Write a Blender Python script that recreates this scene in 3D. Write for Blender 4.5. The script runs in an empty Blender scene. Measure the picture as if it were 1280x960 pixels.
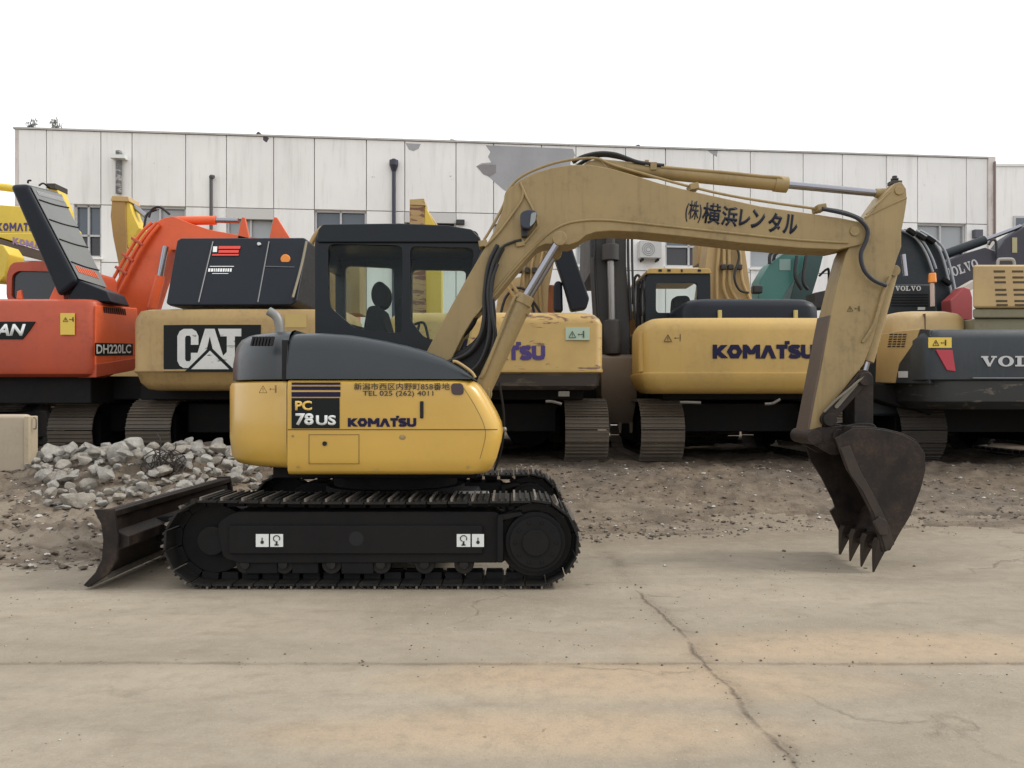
import bpy, bmesh, math, random
from mathutils import Vector, Matrix, noise
R=math.radians; PI=math.pi
random.seed(7)
S=bpy.context.scene
COL=S.collection
HC=1.3; HY=497.0; FP=1000.0          # eye height, horizon row, focal length (1280 px frame)
def P(px,py,Y): return Vector(((px-640)/FP*Y, Y, HC+(HY-py)/FP*Y))
def XZ(px,py,Y): return ((px-640)/FP*Y, HC+(HY-py)/FP*Y)
def XP(px,Y): return (px-640)/FP*Y
def ZP(py,Y): return HC+(HY-py)/FP*Y

# ------------------------------------------------------------------ materials
def _mat(name):
    m=bpy.data.materials.new(name); m.use_nodes=True
    nt=m.node_tree; b=nt.nodes['Principled BSDF']; return m,nt,b
def N(nt,t,**k):
    n=nt.nodes.new(t)
    for a,v in k.items():
        if hasattr(n,a) and a not in ('Scale','Detail','Roughness','Distortion'): setattr(n,a,v)
        else: n.inputs[a].default_value=v
    return n
def noise_n(nt,scale,detail=4,rough=.55,vec=None,dist=0):
    n=nt.nodes.new('ShaderNodeTexNoise'); n.inputs['Scale'].default_value=scale
    n.inputs['Detail'].default_value=detail; n.inputs['Roughness'].default_value=rough
    n.inputs['Distortion'].default_value=dist
    if vec is not None: nt.links.new(vec,n.inputs['Vector'])
    return n.outputs['Fac']
def ramp(nt,fac,stops,interp='LINEAR'):
    r=nt.nodes.new('ShaderNodeValToRGB'); nt.links.new(fac,r.inputs['Fac'])
    e=r.color_ramp.elements; r.color_ramp.interpolation=interp
    while len(e)<len(stops): e.new(.5)
    for i,(p,c) in enumerate(stops):
        e[i].position=p; e[i].color=(c if isinstance(c,(tuple,list)) and len(c)==4 else (tuple(c)+(1,) if isinstance(c,(tuple,list)) else (c,c,c,1)))
    return r.outputs['Color']
def mixc(nt,fac,a,b,mode='MIX'):
    m=nt.nodes.new('ShaderNodeMix'); m.data_type='RGBA'; m.blend_type=mode
    for sock,v in ((m.inputs[0],fac),(m.inputs[6],a),(m.inputs[7],b)):
        if isinstance(v,(int,float)): sock.default_value=v
        elif isinstance(v,(tuple,list)): sock.default_value=tuple(v)+(1,) if len(v)==3 else v
        else: nt.links.new(v,sock)
    return m.outputs[2]
def math_n(nt,op,a,b=None,c=None):
    m=nt.nodes.new('ShaderNodeMath'); m.operation=op
    for i,v in enumerate((a,b,c)):
        if v is None: continue
        if isinstance(v,(int,float)): m.inputs[i].default_value=v
        else: nt.links.new(v,m.inputs[i])
    return m.outputs[0]
def coords(nt,scale=(1,1,1)):
    t=nt.nodes.new('ShaderNodeTexCoord'); mp=nt.nodes.new('ShaderNodeMapping')
    mp.inputs['Scale'].default_value=scale
    nt.links.new(t.outputs['Object'],mp.inputs['Vector']); return mp.outputs['Vector']
def bump(nt,b,h,strength,dist=.01):
    n=nt.nodes.new('ShaderNodeBump'); n.inputs['Strength'].default_value=strength; n.inputs['Distance'].default_value=dist
    nt.links.new(h,n.inputs['Height']); nt.links.new(n.outputs['Normal'],b.inputs['Normal'])
def paint(name,col,rough=.35,dirt=.35,dirtcol=(.16,.12,.085),metal=0,scale=2.2,coat=0.0,streak=.2,bumpy=.06,spec=.5):
    m,nt,b=_mat(name)
    v=coords(nt); vs=coords(nt,(6,6,.5))
    n1=noise_n(nt,scale,6,.62,v); n2=noise_n(nt,scale*9,4,.6,v); n3=noise_n(nt,3,4,.6,vs)
    big=ramp(nt,n1,[(.42,0),(.72,1)]); fine=ramp(nt,n2,[(.45,0),(.75,1)]); st=ramp(nt,n3,[(.52,0),(.75,1)])
    d=math_n(nt,'MULTIPLY',math_n(nt,'ADD',math_n(nt,'MULTIPLY',big,fine),math_n(nt,'MULTIPLY',st,streak)),dirt)
    d=math_n(nt,'MINIMUM',math_n(nt,'ADD',d,math_n(nt,'MULTIPLY',big,dirt*.35)),.95)
    tone=mixc(nt,ramp(nt,noise_n(nt,.9,3,.5,v),[(.3,0),(.7,1)]),tuple(c*.9 for c in col),tuple(min(1,c*1.08) for c in col))
    nt.links.new(mixc(nt,d,tone,dirtcol),b.inputs['Base Color'])
    rr=nt.nodes.new('ShaderNodeMapRange'); nt.links.new(n2,rr.inputs[0]); rr.inputs[3].default_value=rough*.8; rr.inputs[4].default_value=min(1,rough*1.3)
    nt.links.new(math_n(nt,'ADD',rr.outputs[0],math_n(nt,'MULTIPLY',d,.4)),b.inputs['Roughness'])
    b.inputs['Metallic'].default_value=metal; b.inputs['Coat Weight'].default_value=coat; b.inputs['Coat Roughness'].default_value=.12
    b.inputs['Specular IOR Level'].default_value=spec
    bump(nt,b,n1,bumpy,.02)
    return m
def plain(name,col,rough=.5,metal=0,spec=.5):
    m,nt,b=_mat(name); b.inputs['Base Color'].default_value=tuple(col)+(1,); b.inputs['Roughness'].default_value=rough
    b.inputs['Metallic'].default_value=metal; b.inputs['Specular IOR Level'].default_value=spec; return m
def worn_paint(name,col,rust=(.07,.03,.02),thr=.58,rough=.45):
    m,nt,b=_mat(name); v=coords(nt); vs=coords(nt,(1.2,1,5))
    a=noise_n(nt,1.7,8,.68,vs,.7); f=noise_n(nt,14,5,.6,v)
    mask=ramp(nt,math_n(nt,'ADD',a,math_n(nt,'MULTIPLY',f,.12)),[(thr,0),(thr+.05,1)])
    tone=mixc(nt,ramp(nt,noise_n(nt,3,5,.6,v),[(.3,0),(.75,1)]),tuple(c*.8 for c in col),col)
    nt.links.new(mixc(nt,mask,tone,rust),b.inputs['Base Color']); b.inputs['Roughness'].default_value=rough
    bump(nt,b,mask,.1,.01); return m
def glass_mat(name,tint=(.75,.8,.8),alpha=.35,rough=.03):
    m,nt,b=_mat(name)
    t=nt.nodes.new('ShaderNodeBsdfTransparent'); t.inputs[0].default_value=tuple(tint)+(1,)
    g=nt.nodes.new('ShaderNodeBsdfGlossy'); g.inputs['Roughness'].default_value=rough; g.inputs[0].default_value=(.9,.95,1,1)
    f=nt.nodes.new('ShaderNodeFresnel'); f.inputs[0].default_value=1.5
    mx=nt.nodes.new('ShaderNodeMixShader'); 
    nt.links.new(math_n(nt,'ADD',math_n(nt,'MULTIPLY',f.outputs[0],.12),alpha*.006),mx.inputs[0]); nt.links.new(t.outputs[0],mx.inputs[1]); nt.links.new(g.outputs[0],mx.inputs[2])
    nt.links.new(mx.outputs[0],nt.nodes['Material Output'].inputs['Surface']); return m

Y_MAIN=paint('yellow_paint',(.56,.345,.062),.30,.14,(.26,.17,.07),coat=.25,streak=.12)
Y_BOOM=paint('ochre_boom_paint',(.305,.218,.092),.46,.5,(.125,.098,.062),streak=.6)
Y_CW=paint('yellow_cw_paint',(.47,.305,.085),.48,.30,(.22,.16,.1),streak=.35)
Y_DIRTY=worn_paint('scraped_yellow_paint',(.46,.30,.09),(.13,.065,.035),.645)
Y_BRIGHT=paint('bright_yellow_paint',(.70,.52,.06),.45,.22,(.3,.2,.08))
Y_TAN=paint('tan_yellow_paint',(.46,.32,.14),.5,.3,(.22,.17,.12))
Y_CAT=paint('dull_gold_paint',(.37,.245,.09),.48,.5,(.14,.09,.06),streak=.4)
O_RED=paint('orange_red_paint',(.74,.115,.028),.38,.28,(.22,.07,.04))
O_CW=paint('faded_orange_red_paint',(.46,.075,.03),.45,.4,(.16,.055,.04))
HOOD=paint('slate_hood_paint',(.021,.028,.033),.36,.14,(.07,.07,.065),coat=.18,spec=.4)
NAVY=paint('navy_hood_paint',(.007,.010,.016),.42,.10,(.04,.04,.04),spec=.22)
CABM=paint('cab_dark_paint',(.005,.009,.013),.34,.04,(.04,.04,.04),coat=.0,spec=.3)
BLK=paint('black_frame',(.008,.008,.0085),.65,.6,(.028,.024,.020),spec=.2)
RUB=plain('black_rubber',(.012,.012,.013),.5)
RUBW=plain('hose_wrap',(.02,.022,.03),.65)
STEEL=paint('dark_track_steel',(.011,.011,.011),.55,.9,(.05,.041,.031),metal=.1,spec=.3,scale=6)
WORN=paint('worn_track_edge',(.20,.18,.155),.42,.7,(.07,.06,.045),metal=.5)
SHOE=paint('dusty_shoe_steel',(.12,.098,.075),.6,.6,(.22,.18,.135),metal=.1,scale=4)
SHOED=paint('dusty_shoe_dark',(.04,.034,.028),.7,.6,(.10,.08,.06),scale=4)
CHROME=plain('chrome_rod',(.30,.30,.33),.2,1.0)
RUST=paint('rusty_bucket_steel',(.013,.010,.009),.55,1.0,(.075,.050,.036),metal=.05,spec=.3,scale=5,bumpy=.25)
RUSTL=paint('worn_bucket_edge',(.030,.022,.018),.45,.7,(.075,.053,.038),metal=.25,scale=5,bumpy=.2)
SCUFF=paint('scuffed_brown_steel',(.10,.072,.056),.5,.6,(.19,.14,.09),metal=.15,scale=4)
TEALM=paint('teal_paint',(.035,.16,.14),.42,.35,(.12,.13,.11))
TEALD=paint('dark_teal_paint',(.022,.07,.065),.45,.3,(.1,.1,.09))
VGREY=paint('charcoal_boom_paint',(.018,.025,.030),.45,.3,(.09,.085,.08),spec=.3)
VCW=paint('slate_cw_paint',(.017,.024,.031),.5,.35,(.09,.085,.07),streak=.4)
PURP=paint('plum_grey_boom_paint',(.026,.024,.037),.46,.25,(.13,.12,.12))
OLDBLK=paint('grimy_black_arm',(.030,.028,.027),.55,.6,(.08,.068,.055),streak=.5)
BKTBR=paint('dry_brown_bucket',(.17,.13,.095),.7,.6,(.24,.19,.14),scale=3,bumpy=.2)
RIBG=paint('grey_cover_lining',(.17,.18,.175),.6,.25,(.25,.24,.22))
NAVYTXT=plain('navy_decal',(.012,.010,.042),.5,0,.2)
PURPTXT=plain('purple_decal',(.06,.035,.16),.5)
BLKTXT=plain('black_decal',(.02,.018,.016),.5)
WHT=plain('white_decal',(.72,.74,.72),.5)
WORNWHT=worn_paint('worn_white_decal',(.66,.66,.63),(.08,.08,.075),.66)
GRYTXT=plain('grey_decal',(.5,.5,.5),.5)
PCY=plain('gold_decal',(.75,.5,.12),.5)
PANELBK=plain('dark_decal_field',(.010,.013,.013),.5,0,.15)
REDD=plain('red_decal',(.62,.05,.03),.5)
ORG=plain('amber_lens',(.85,.28,.03),.25)
REDREF=plain('red_reflector',(.42,.03,.05),.35)
YLAB=plain('yellow_label',(.7,.5,.08),.5)
PALELAB=plain('pale_label',(.42,.52,.40),.55)
GLASS=glass_mat('cab_glass',(.88,.92,.90),.35)
GLASSD=glass_mat('dark_cab_glass',(.35,.4,.42),.5)
SEATM=plain('black_seat_fabric',(.012,.012,.013),.9)
PIPE_Y=paint('tan_pipe',(.42,.29,.12),.4,.3)
DK=plain('dark_opening',(.008,.008,.009),.8)

# ------------------------------------------------------------------ mesh builder
def catmull(pts,k=6):
    pts=[Vector(p) for p in pts]
    if len(pts)<3: return pts
    out=[]; n=len(pts)
    for i in range(n-1):
        p0=pts[max(0,i-1)];p1=pts[i];p2=pts[i+1];p3=pts[min(n-1,i+2)]
        for j in range(k):
            t=j/k
            out.append(.5*((2*p1)+(p2-p0)*t+(2*p0-5*p1+4*p2-p3)*t*t+(-p0+3*p1-3*p2+p3)*t**3))
    out.append(pts[-1]); return out
def round_poly(pts,r,n=4):
    out=[];m=len(pts)
    for i in range(m):
        a=Vector(pts[i-1]);b=Vector(pts[i]);c=Vector(pts[(i+1)%m])
        u=(a-b);w=(c-b);d=min(r,u.length*.45,w.length*.45)
        p=b+u.normalized()*d;q=b+w.normalized()*d
        for k in range(n+1):
            t=k/n; out.append(tuple((1-t)**2*p+2*t*(1-t)*b+t*t*q))
    return out
class MB:
    def __init__(s): s.v=[];s.f=[];s.m=[]
    def add(s,vs,fs,m=0):
        o=len(s.v); s.v+= [Vector(x) for x in vs]; s.f+=[tuple(i+o for i in f) for f in fs]; s.m+=[m]*len(fs); return s
    def box(s,c,d,rot=None,m=0):
        c=Vector(c);h=Vector(d)/2; vs=[]
        for x in(-1,1):
            for y in(-1,1):
                for z in(-1,1):
                    p=Vector((x*h.x,y*h.y,z*h.z)); 
                    if rot is not None: p=rot@p
                    vs.append(c+p)
        return s.add(vs,[(0,1,3,2),(4,6,7,5),(0,4,5,1),(2,3,7,6),(0,2,6,4),(1,5,7,3)],m)
    def bx(s,x0,x1,y0,y1,z0,z1,m=0): return s.box(((x0+x1)/2,(y0+y1)/2,(z0+z1)/2),(x1-x0,y1-y0,z1-z0),None,m)
    def prism3(s,front,off,m=0):
        n=len(front); off=Vector(off); vs=[Vector(p) for p in front]+[Vector(p)+off for p in front]
        fs=[tuple(range(n)),tuple(range(2*n-1,n-1,-1))]+[(i,(i+1)%n,n+(i+1)%n,n+i) for i in range(n)]
        return s.add(vs,fs,m)
    def prism(s,pts,y0,y1,m=0): return s.prism3([(x,y0,z) for x,z in pts],(0,y1-y0,0),m)
    def pp(s,px,Y,dep,m=0): return s.prism([XZ(a,b,Y) for a,b in px],Y,Y+dep,m)
    def cyl(s,p0,p1,r0,r1=None,n=16,m=0):
        p0=Vector(p0);p1=Vector(p1);r1=r0 if r1 is None else r1
        d=(p1-p0).normalized(); a=d.orthogonal().normalized(); b=d.cross(a)
        vs=[]
        for p,r in((p0,r0),(p1,r1)):
            for i in range(n):
                t=2*PI*i/n; vs.append(p+a*math.cos(t)*r+b*math.sin(t)*r)
        return s.add(vs,[(i,(i+1)%n,n+(i+1)%n,n+i) for i in range(n)]+[tuple(range(n-1,-1,-1)),tuple(range(n,2*n))],m)
    def tube(s,pts,r,n=8,m=0,smooth=6):
        pts=catmull(pts,smooth) if smooth else [Vector(p) for p in pts]
        rings=[];ref=None
        for i,p in enumerate(pts):
            d=(pts[min(i+1,len(pts)-1)]-pts[max(i-1,0)])
            if d.length<1e-6: d=Vector((1,0,0))
            d.normalize()
            if ref is None: ref=d.orthogonal().normalized()
            ref=(ref-d*ref.dot(d)).normalized(); b=d.cross(ref)
            rings.append([p+ref*math.cos(2*PI*k/n)*r+b*math.sin(2*PI*k/n)*r for k in range(n)])
        return s.loft(rings,m)
    def loft(s,rings,m=0,caps=True):
        n=len(rings[0]); vs=[p for r in rings for p in r]; fs=[]
        for i in range(len(rings)-1):
            for k in range(n): fs.append((i*n+k,i*n+(k+1)%n,(i+1)*n+(k+1)%n,(i+1)*n+k))
        if caps: fs+= [tuple(range(n-1,-1,-1)),tuple(range((len(rings)-1)*n,len(rings)*n))]
        return s.add(vs,fs,m)
    def sph(s,c,r,sc=(1,1,1),n=12,m=0):
        c=Vector(c);rings=[]
        for i in range(1,n):
            a=PI*i/n
            rings.append([c+Vector((math.sin(a)*math.cos(2*PI*k/(n*2))*r*sc[0],math.sin(a)*math.sin(2*PI*k/(n*2))*r*sc[1],math.cos(a)*r*sc[2])) for k in range(n*2)])
        return s.loft(rings,m)
    def mesh(s,name,mats,origin=(0,0,0)):
        o=Vector(origin); me=bpy.data.meshes.new(name)
        me.from_pydata([tuple(v-o) for v in s.v],[],s.f)
        for i,p in enumerate(me.polygons): p.material_index=s.m[i]
        for m in (mats if isinstance(mats,(list,tuple)) else [mats]): me.materials.append(m)
        bm=bmesh.new(); bm.from_mesh(me); bmesh.ops.recalc_face_normals(bm,faces=bm.faces); bm.to_mesh(me); bm.free()
        return me
    def build(s,name,mats,parent=None,bevel=0,seg=2,smooth=35,origin=None):
        org=wloc(parent) if parent else Vector(origin or (0,0,0))
        me=s.mesh(name,mats,org)
        if smooth:
            me.shade_smooth(); me.set_sharp_from_angle(angle=R(smooth))
        ob=bpy.data.objects.new(name,me); COL.objects.link(ob)
        if parent: ob.parent=parent
        else: ob.location=org
        if bevel:
            b=ob.modifiers.new('bevel','BEVEL'); b.width=bevel; b.segments=seg; b.limit_method='ANGLE'; b.angle_limit=R(32); b.harden_normals=True; b.use_clamp_overlap=True
        return ob
def wloc(o):
    p=Vector((0,0,0))
    while o: p+=o.location; o=o.parent
    return p
def thing(name,label,cat,loc=(0,0,0),group=None):
    o=bpy.data.objects.new(name,None); COL.objects.link(o); o.location=loc; o.empty_display_size=.2
    o['label']=label;o['category']=cat
    if group:o['group']=group
    return o
def tag(o,label,cat,group=None,kind=None):
    if label:o['label']=label
    if cat:o['category']=cat
    if group:o['group']=group
    if kind:o['kind']=kind
    return o
def structure(o): o['kind']='structure'; return o
def holed(name,outline,holes,y0,y1,mat,parent,bevel=0):
    """plate in XZ with openings"""
    cu=bpy.data.curves.new('tmp','CURVE'); cu.dimensions='2D'; cu.fill_mode='BOTH'; cu.extrude=abs(y1-y0)/2
    for lp in [outline]+holes:
        sp=cu.splines.new('POLY'); sp.points.add(len(lp)-1); sp.use_cyclic_u=True
        for i,(x,z) in enumerate(lp): sp.points[i].co=(x,z,0,1)
    o=bpy.data.objects.new('tmp',cu); COL.objects.link(o)
    dg=bpy.context.evaluated_depsgraph_get(); dg.update()
    me=bpy.data.meshes.new_from_object(o.evaluated_get(dg)); bpy.data.objects.remove(o); bpy.data.curves.remove(cu)
    org=wloc(parent) if parent else Vector()
    ym=(y0+y1)/2
    for v in me.vertices: v.co=Vector((v.co.x,ym+v.co.z,v.co.y))-org
    me.materials.clear(); me.materials.append(mat)
    bm=bmesh.new(); bm.from_mesh(me); bmesh.ops.remove_doubles(bm,verts=bm.verts,dist=1e-5); bmesh.ops.recalc_face_normals(bm,faces=bm.faces); bm.to_mesh(me); bm.free()
    ob=bpy.data.objects.new(name,me); COL.objects.link(ob)
    if parent: ob.parent=parent
    if bevel:
        b=ob.modifiers.new('bevel','BEVEL'); b.width=bevel; b.segments=2; b.limit_method='ANGLE'; b.angle_limit=R(50)
    return ob
def text_mesh(body,offset=0.0,extr=.1,shear=0,space=1.0):
    cu=bpy.data.curves.new('tmp','FONT'); cu.body=body; cu.size=1; cu.offset=offset; cu.extrude=0; cu.shear=shear; cu.space_character=space
    cu.resolution_u=3
    o=bpy.data.objects.new('tmp',cu); COL.objects.link(o)
    dg=bpy.context.evaluated_depsgraph_get(); dg.update()
    me=bpy.data.meshes.new_from_object(o.evaluated_get(dg)); bpy.data.objects.remove(o); bpy.data.curves.remove(cu)
    return me
def lettering(body,x0,x1,z0,z1,yf,mat,parent,offset=0.0,rot=0,shear=0,name='lettering',space=1.0,thick=.003):
    """letters fitted to a box on a face that looks towards -Y; yf = y or f(x)"""
    me=text_mesh(body,offset,0,shear,space)
    xs=[v.co.x for v in me.vertices]; ys=[v.co.y for v in me.vertices]
    ax,bx_,ay,by=min(xs),max(xs),min(ys),max(ys)
    cx,cz=(x0+x1)/2,(z0+z1)/2; org=wloc(parent)
    for v in me.vertices:
        u=(v.co.x-ax)/(bx_-ax)*(x1-x0)-(x1-x0)/2; w=(v.co.y-ay)/(by-ay)*(z1-z0)-(z1-z0)/2
        X=cx+u*math.cos(rot)-w*math.sin(rot); Z=cz+u*math.sin(rot)+w*math.cos(rot)
        y=yf(X) if callable(yf) else yf
        v.co=Vector((X,y,Z))-org
    bm=bmesh.new(); bm.from_mesh(me)
    ex=bmesh.ops.extrude_face_region(bm,geom=bm.faces[:])
    for e in ex['geom']:
        if isinstance(e,bmesh.types.BMVert): e.co.y-=thick
    bmesh.ops.recalc_face_normals(bm,faces=bm.faces); bm.to_mesh(me); bm.free()
    me.materials.clear(); me.materials.append(mat)
    ob=bpy.data.objects.new(name,me); COL.objects.link(ob); ob.parent=parent; return ob
GLY={'K':(1.02,[[(.15,0),(.15,1)],[(.86,.97),(.34,.5)],[(.34,.5),(.9,.03)]]),
'M':(1.3,[[(.16,0),(.16,1)],[(.2,.93),(.65,.3)],[(.65,.3),(1.1,.93)],[(1.14,0),(1.14,1)]]),
'A':(1.12,[[(.13,0),(.56,.95)],[(.56,.95),(.99,0)],]),
'T':(.86,[[(0,.87),(.86,.87)],[(.43,.8),(.43,0)]]),
'U':(1.0,[[(.14,1),(.14,.35),(.2,.2),(.36,.13),(.64,.13),(.8,.2),(.86,.35),(.86,1)]]),
'S':(.92,[[(.82,.78),(.7,.87),(.3,.88),(.16,.78),(.15,.66),(.25,.56),(.68,.46),(.79,.35),(.76,.2),(.62,.12),(.25,.13),(.08,.24)]]),
'O':(1.12,[[(.56+.40*math.cos(2*PI*k/6+PI/6*0),.5+.37*math.sin(2*PI*k/6)) for k in range(7)]]),
'I':(.3,[[(.15,0),(.15,1)]])}
def strokes(word,x0,x1,z0,z1,yf,mat,parent,t=.27,gap=.12,name='maker_lettering',thick=.003):
    W=sum(GLY[c][0] for c in word)+gap*(len(word)-1); sx=(x1-x0)/W; sz=(z1-z0); cur=0; m=MB(); q=0
    for c in word:
        w_,lines=GLY[c]
        for ln in lines:
            for (a,b),(c2,d) in zip(ln,ln[1:]):
                p=Vector((a,b));r_=Vector((c2,d)); dr=(r_-p).normalized(); ext=0 if len(ln)==2 else t*.22
                if (a,b)==ln[0]: e0=0
                else: e0=ext
                if (c2,d)==ln[-1]: e1=0
                else: e1=ext
                if c=='O': e0=e1=t*.28
                p=p-dr*e0; r_=r_+dr*e1
                n_=Vector((-dr.y,dr.x))*t/2
                if c in 'KMA' and abs(dr.x)>.1:   # slanted strokes end level
                    hw=t/2/abs(dr.y) if abs(dr.y)>.4 else t/2
                    n_=Vector((-hw,0))
                pts=[]
                for u in (p+n_,p-n_,r_-n_,r_+n_):
                    uz=min(1,max(0,u.y)); X=x0+(cur+u.x)*sx; pts.append((X,z0+uz*sz))
                q+=1
                ys=[(yf(x) if callable(yf) else yf) for x,z in pts]
                m.prism3([(x,y-thick-q*.00004,z) for (x,z),y in zip(pts,ys)],(0,thick,0))
        cur+=w_+gap
    return m.build(name,mat,parent,smooth=0)
def slab_word(word,x0,x1,z0,z1,yf,mat,parent,rot=0,name='maker_lettering',thick=.004):
    """wide slab-serif capitals"""
    n=len(word); cw=(x1-x0)/(n+(n-1)*.08); h=z1-z0; m=MB(); cxm,czm=(x0+x1)/2,(z0+z1)/2; q=[0]
    def put(pts,ox):
        q[0]+=1; out=[]
        for u,v_ in pts:
            X=x0+ox+u*cw-cxm; Z=z0+v_*h-czm
            X,Z=X*math.cos(rot)-Z*math.sin(rot)+cxm,X*math.sin(rot)+Z*math.cos(rot)+czm
            out.append((X,Z))
        m.prism3([(x,(yf(x) if callable(yf) else yf)-thick-q[0]*.00005,z) for x,z in out],(0,thick,0))
    for i,c in enumerate(word):
        ox=i*cw*1.08
        if c=='V':
            put([(.08,.9),(.38,.9),(.62,.0),(.44,0)],ox); put([(.78,.9),(.9,.9),(.58,0),(.46,0)],ox); put([(0,.85),(.46,.85),(.46,1),(0,1)],ox); put([(.64,.85),(1,.85),(1,1),(.64,1)],ox)
        if c=='L':
            put([(.14,0),(.4,0),(.4,1),(.14,1)],ox); put([(0,.86),(.54,.86),(.54,1),(0,1)],ox); put([(0,0),(.9,0),(.9,.15),(0,.15)],ox); put([(.76,.0),(.9,.0),(.93,.38),(.8,.38)],ox)
        if c=='O':
            for k in range(20):
                a=2*PI*k/20;b=2*PI*(k+1.02)/20
                put([(.5+.5*math.cos(a),.5+.52*math.sin(a)),(.5+.5*math.cos(b),.5+.52*math.sin(b)),(.5+.24*math.cos(b),.5+.38*math.sin(b)),(.5+.24*math.cos(a),.5+.38*math.sin(a))],ox)
    return m.build(name,mat,parent,smooth=0)
def lettering_on(body,A,B,h,mat,parent,offset=.0,out=(0,-1,0),name='lettering'):
    """letters from A to B along a slanting face, h tall"""
    me=text_mesh(body,offset); xs=[v.co.x for v in me.vertices]; ys=[v.co.y for v in me.vertices]; ax,bx_,ay,by=min(xs),max(xs),min(ys),max(ys)
    org=wloc(parent); out=Vector(out)
    for v in me.vertices:
        u=(v.co.x-ax)/(bx_-ax); w=(v.co.y-ay)/(by-ay); v.co=A.lerp(B,u)+Vector((0,0,w*h))+out*.012-org
    me.materials.clear(); me.materials.append(mat)
    ob=bpy.data.objects.new(name,me); COL.objects.link(ob); ob.parent=parent; return ob
def plan_rings(x0,x1,y0,y1,levels,rc=.15,bulge=.0,rback=.05,n=7,nx=10):
    """rings of a rounded box seen from above; levels = [(z, inset)]"""
    cx=(x0+x1)/2; out=[]
    for z,ins in levels:
        a0,a1,b0,b1=x0+ins,x1-ins,y0+ins,y1-ins; ring=[]
        def corner(cxx,cyy,r,t0,t1):
            for k in range(n+1):
                t=t0+(t1-t0)*k/n; ring.append((cxx+r*math.cos(t),cyy+r*math.sin(t)))
        corner(a0+rc,b0+rc,rc,PI,1.5*PI)
        for k in range(1,nx): ring.append((a0+rc+(a1-a0-2*rc)*k/nx,b0))
        corner(a1-rc,b0+rc,rc,1.5*PI,2*PI)
        corner(a1-rback,b1-rback,rback,0,.5*PI)
        corner(a0+rback,b1-rback,rback,.5*PI,PI)
        hw=(x1-x0)/2
        out.append([Vector((x,y+ (bulge*((x-cx)/hw)**2 if y<(b0+b1)/2 else 0),z)) for x,y in ring])
    return out

# track running along axis 'x' or 'y'; (u0,u1) wheel centres, v0..v1 width, r outer radius, gz ground
def belt(mb,axis,u0,u1,v0,v1,r,gz,n,gh=.02,nrib=3,sag=0.0,shift=0.0):
    zc=gz+r; rp=r-gh-.012; L=u1-u0; per=2*L+2*PI*rp; pitch=per/n
    def pos(d):
        d%=per
        if d<L: return (u0+d, zc+rp - sag*math.sin(PI*d/L), 0.0)      # top run, heading +u
        d-=L
        if d<PI*rp:
            a=d/rp; return (u1+rp*math.sin(a), zc+rp*math.cos(a), -a)
        d-=PI*rp
        if d<L: return (u1-d, zc-rp, -PI)
        d-=L; a=d/rp
        return (u0-rp*math.sin(a), zc-rp*math.cos(a), -PI-a)
    def bx(u,z,a,du,dz,lu,lz,va,vb,m):
        ca,sa=math.cos(a),math.sin(a); vs=[]
        for su in(-1,1):
            for sv in(va,vb):
                for sz in(-1,1):
                    lu_=du+su*lu/2; lz_=dz+sz*lz/2
                    U=u+lu_*ca-lz_*sa; Z=z+lu_*sa+lz_*ca
                    vs.append((U,sv,Z) if axis=='x' else (sv,U,Z))
        mb.add(vs,[(0,1,3,2),(4,6,7,5),(0,4,5,1),(2,3,7,6),(0,2,6,4),(1,5,7,3)],m)
    w=v1-v0
    for i in range(n):
        u,z,a=pos(i*pitch+shift)
        bx(u,z,a,0,0,pitch*.93,.014,v0,v1,0)
        for k in range(nrib):
            off=(-.5+ (k+.5)/nrib)*pitch*.9
            tall=gh if k==0 or nrib==1 else gh*.75
            bx(u,z,a,off,.007+tall/2,.014 if nrib>1 else .018,tall,v0+.004,v1-.004,1 if k==0 else 0)
        bx(u,z,a,0,-.03,pitch*.8,.045,v0+w*.34,v0+w*.44,2)
        bx(u,z,a,0,-.03,pitch*.8,.045,v0+w*.56,v0+w*.66,2)
def wheel(mb,axis,u,v0,v1,z,r,n=24,m=0):
    if axis=='x': mb.cyl((u,v0,z),(u,v1,z),r,r,n,m)
    else: mb.cyl((v0,u,z),(v1,u,z),r,r,n,m)

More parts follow.
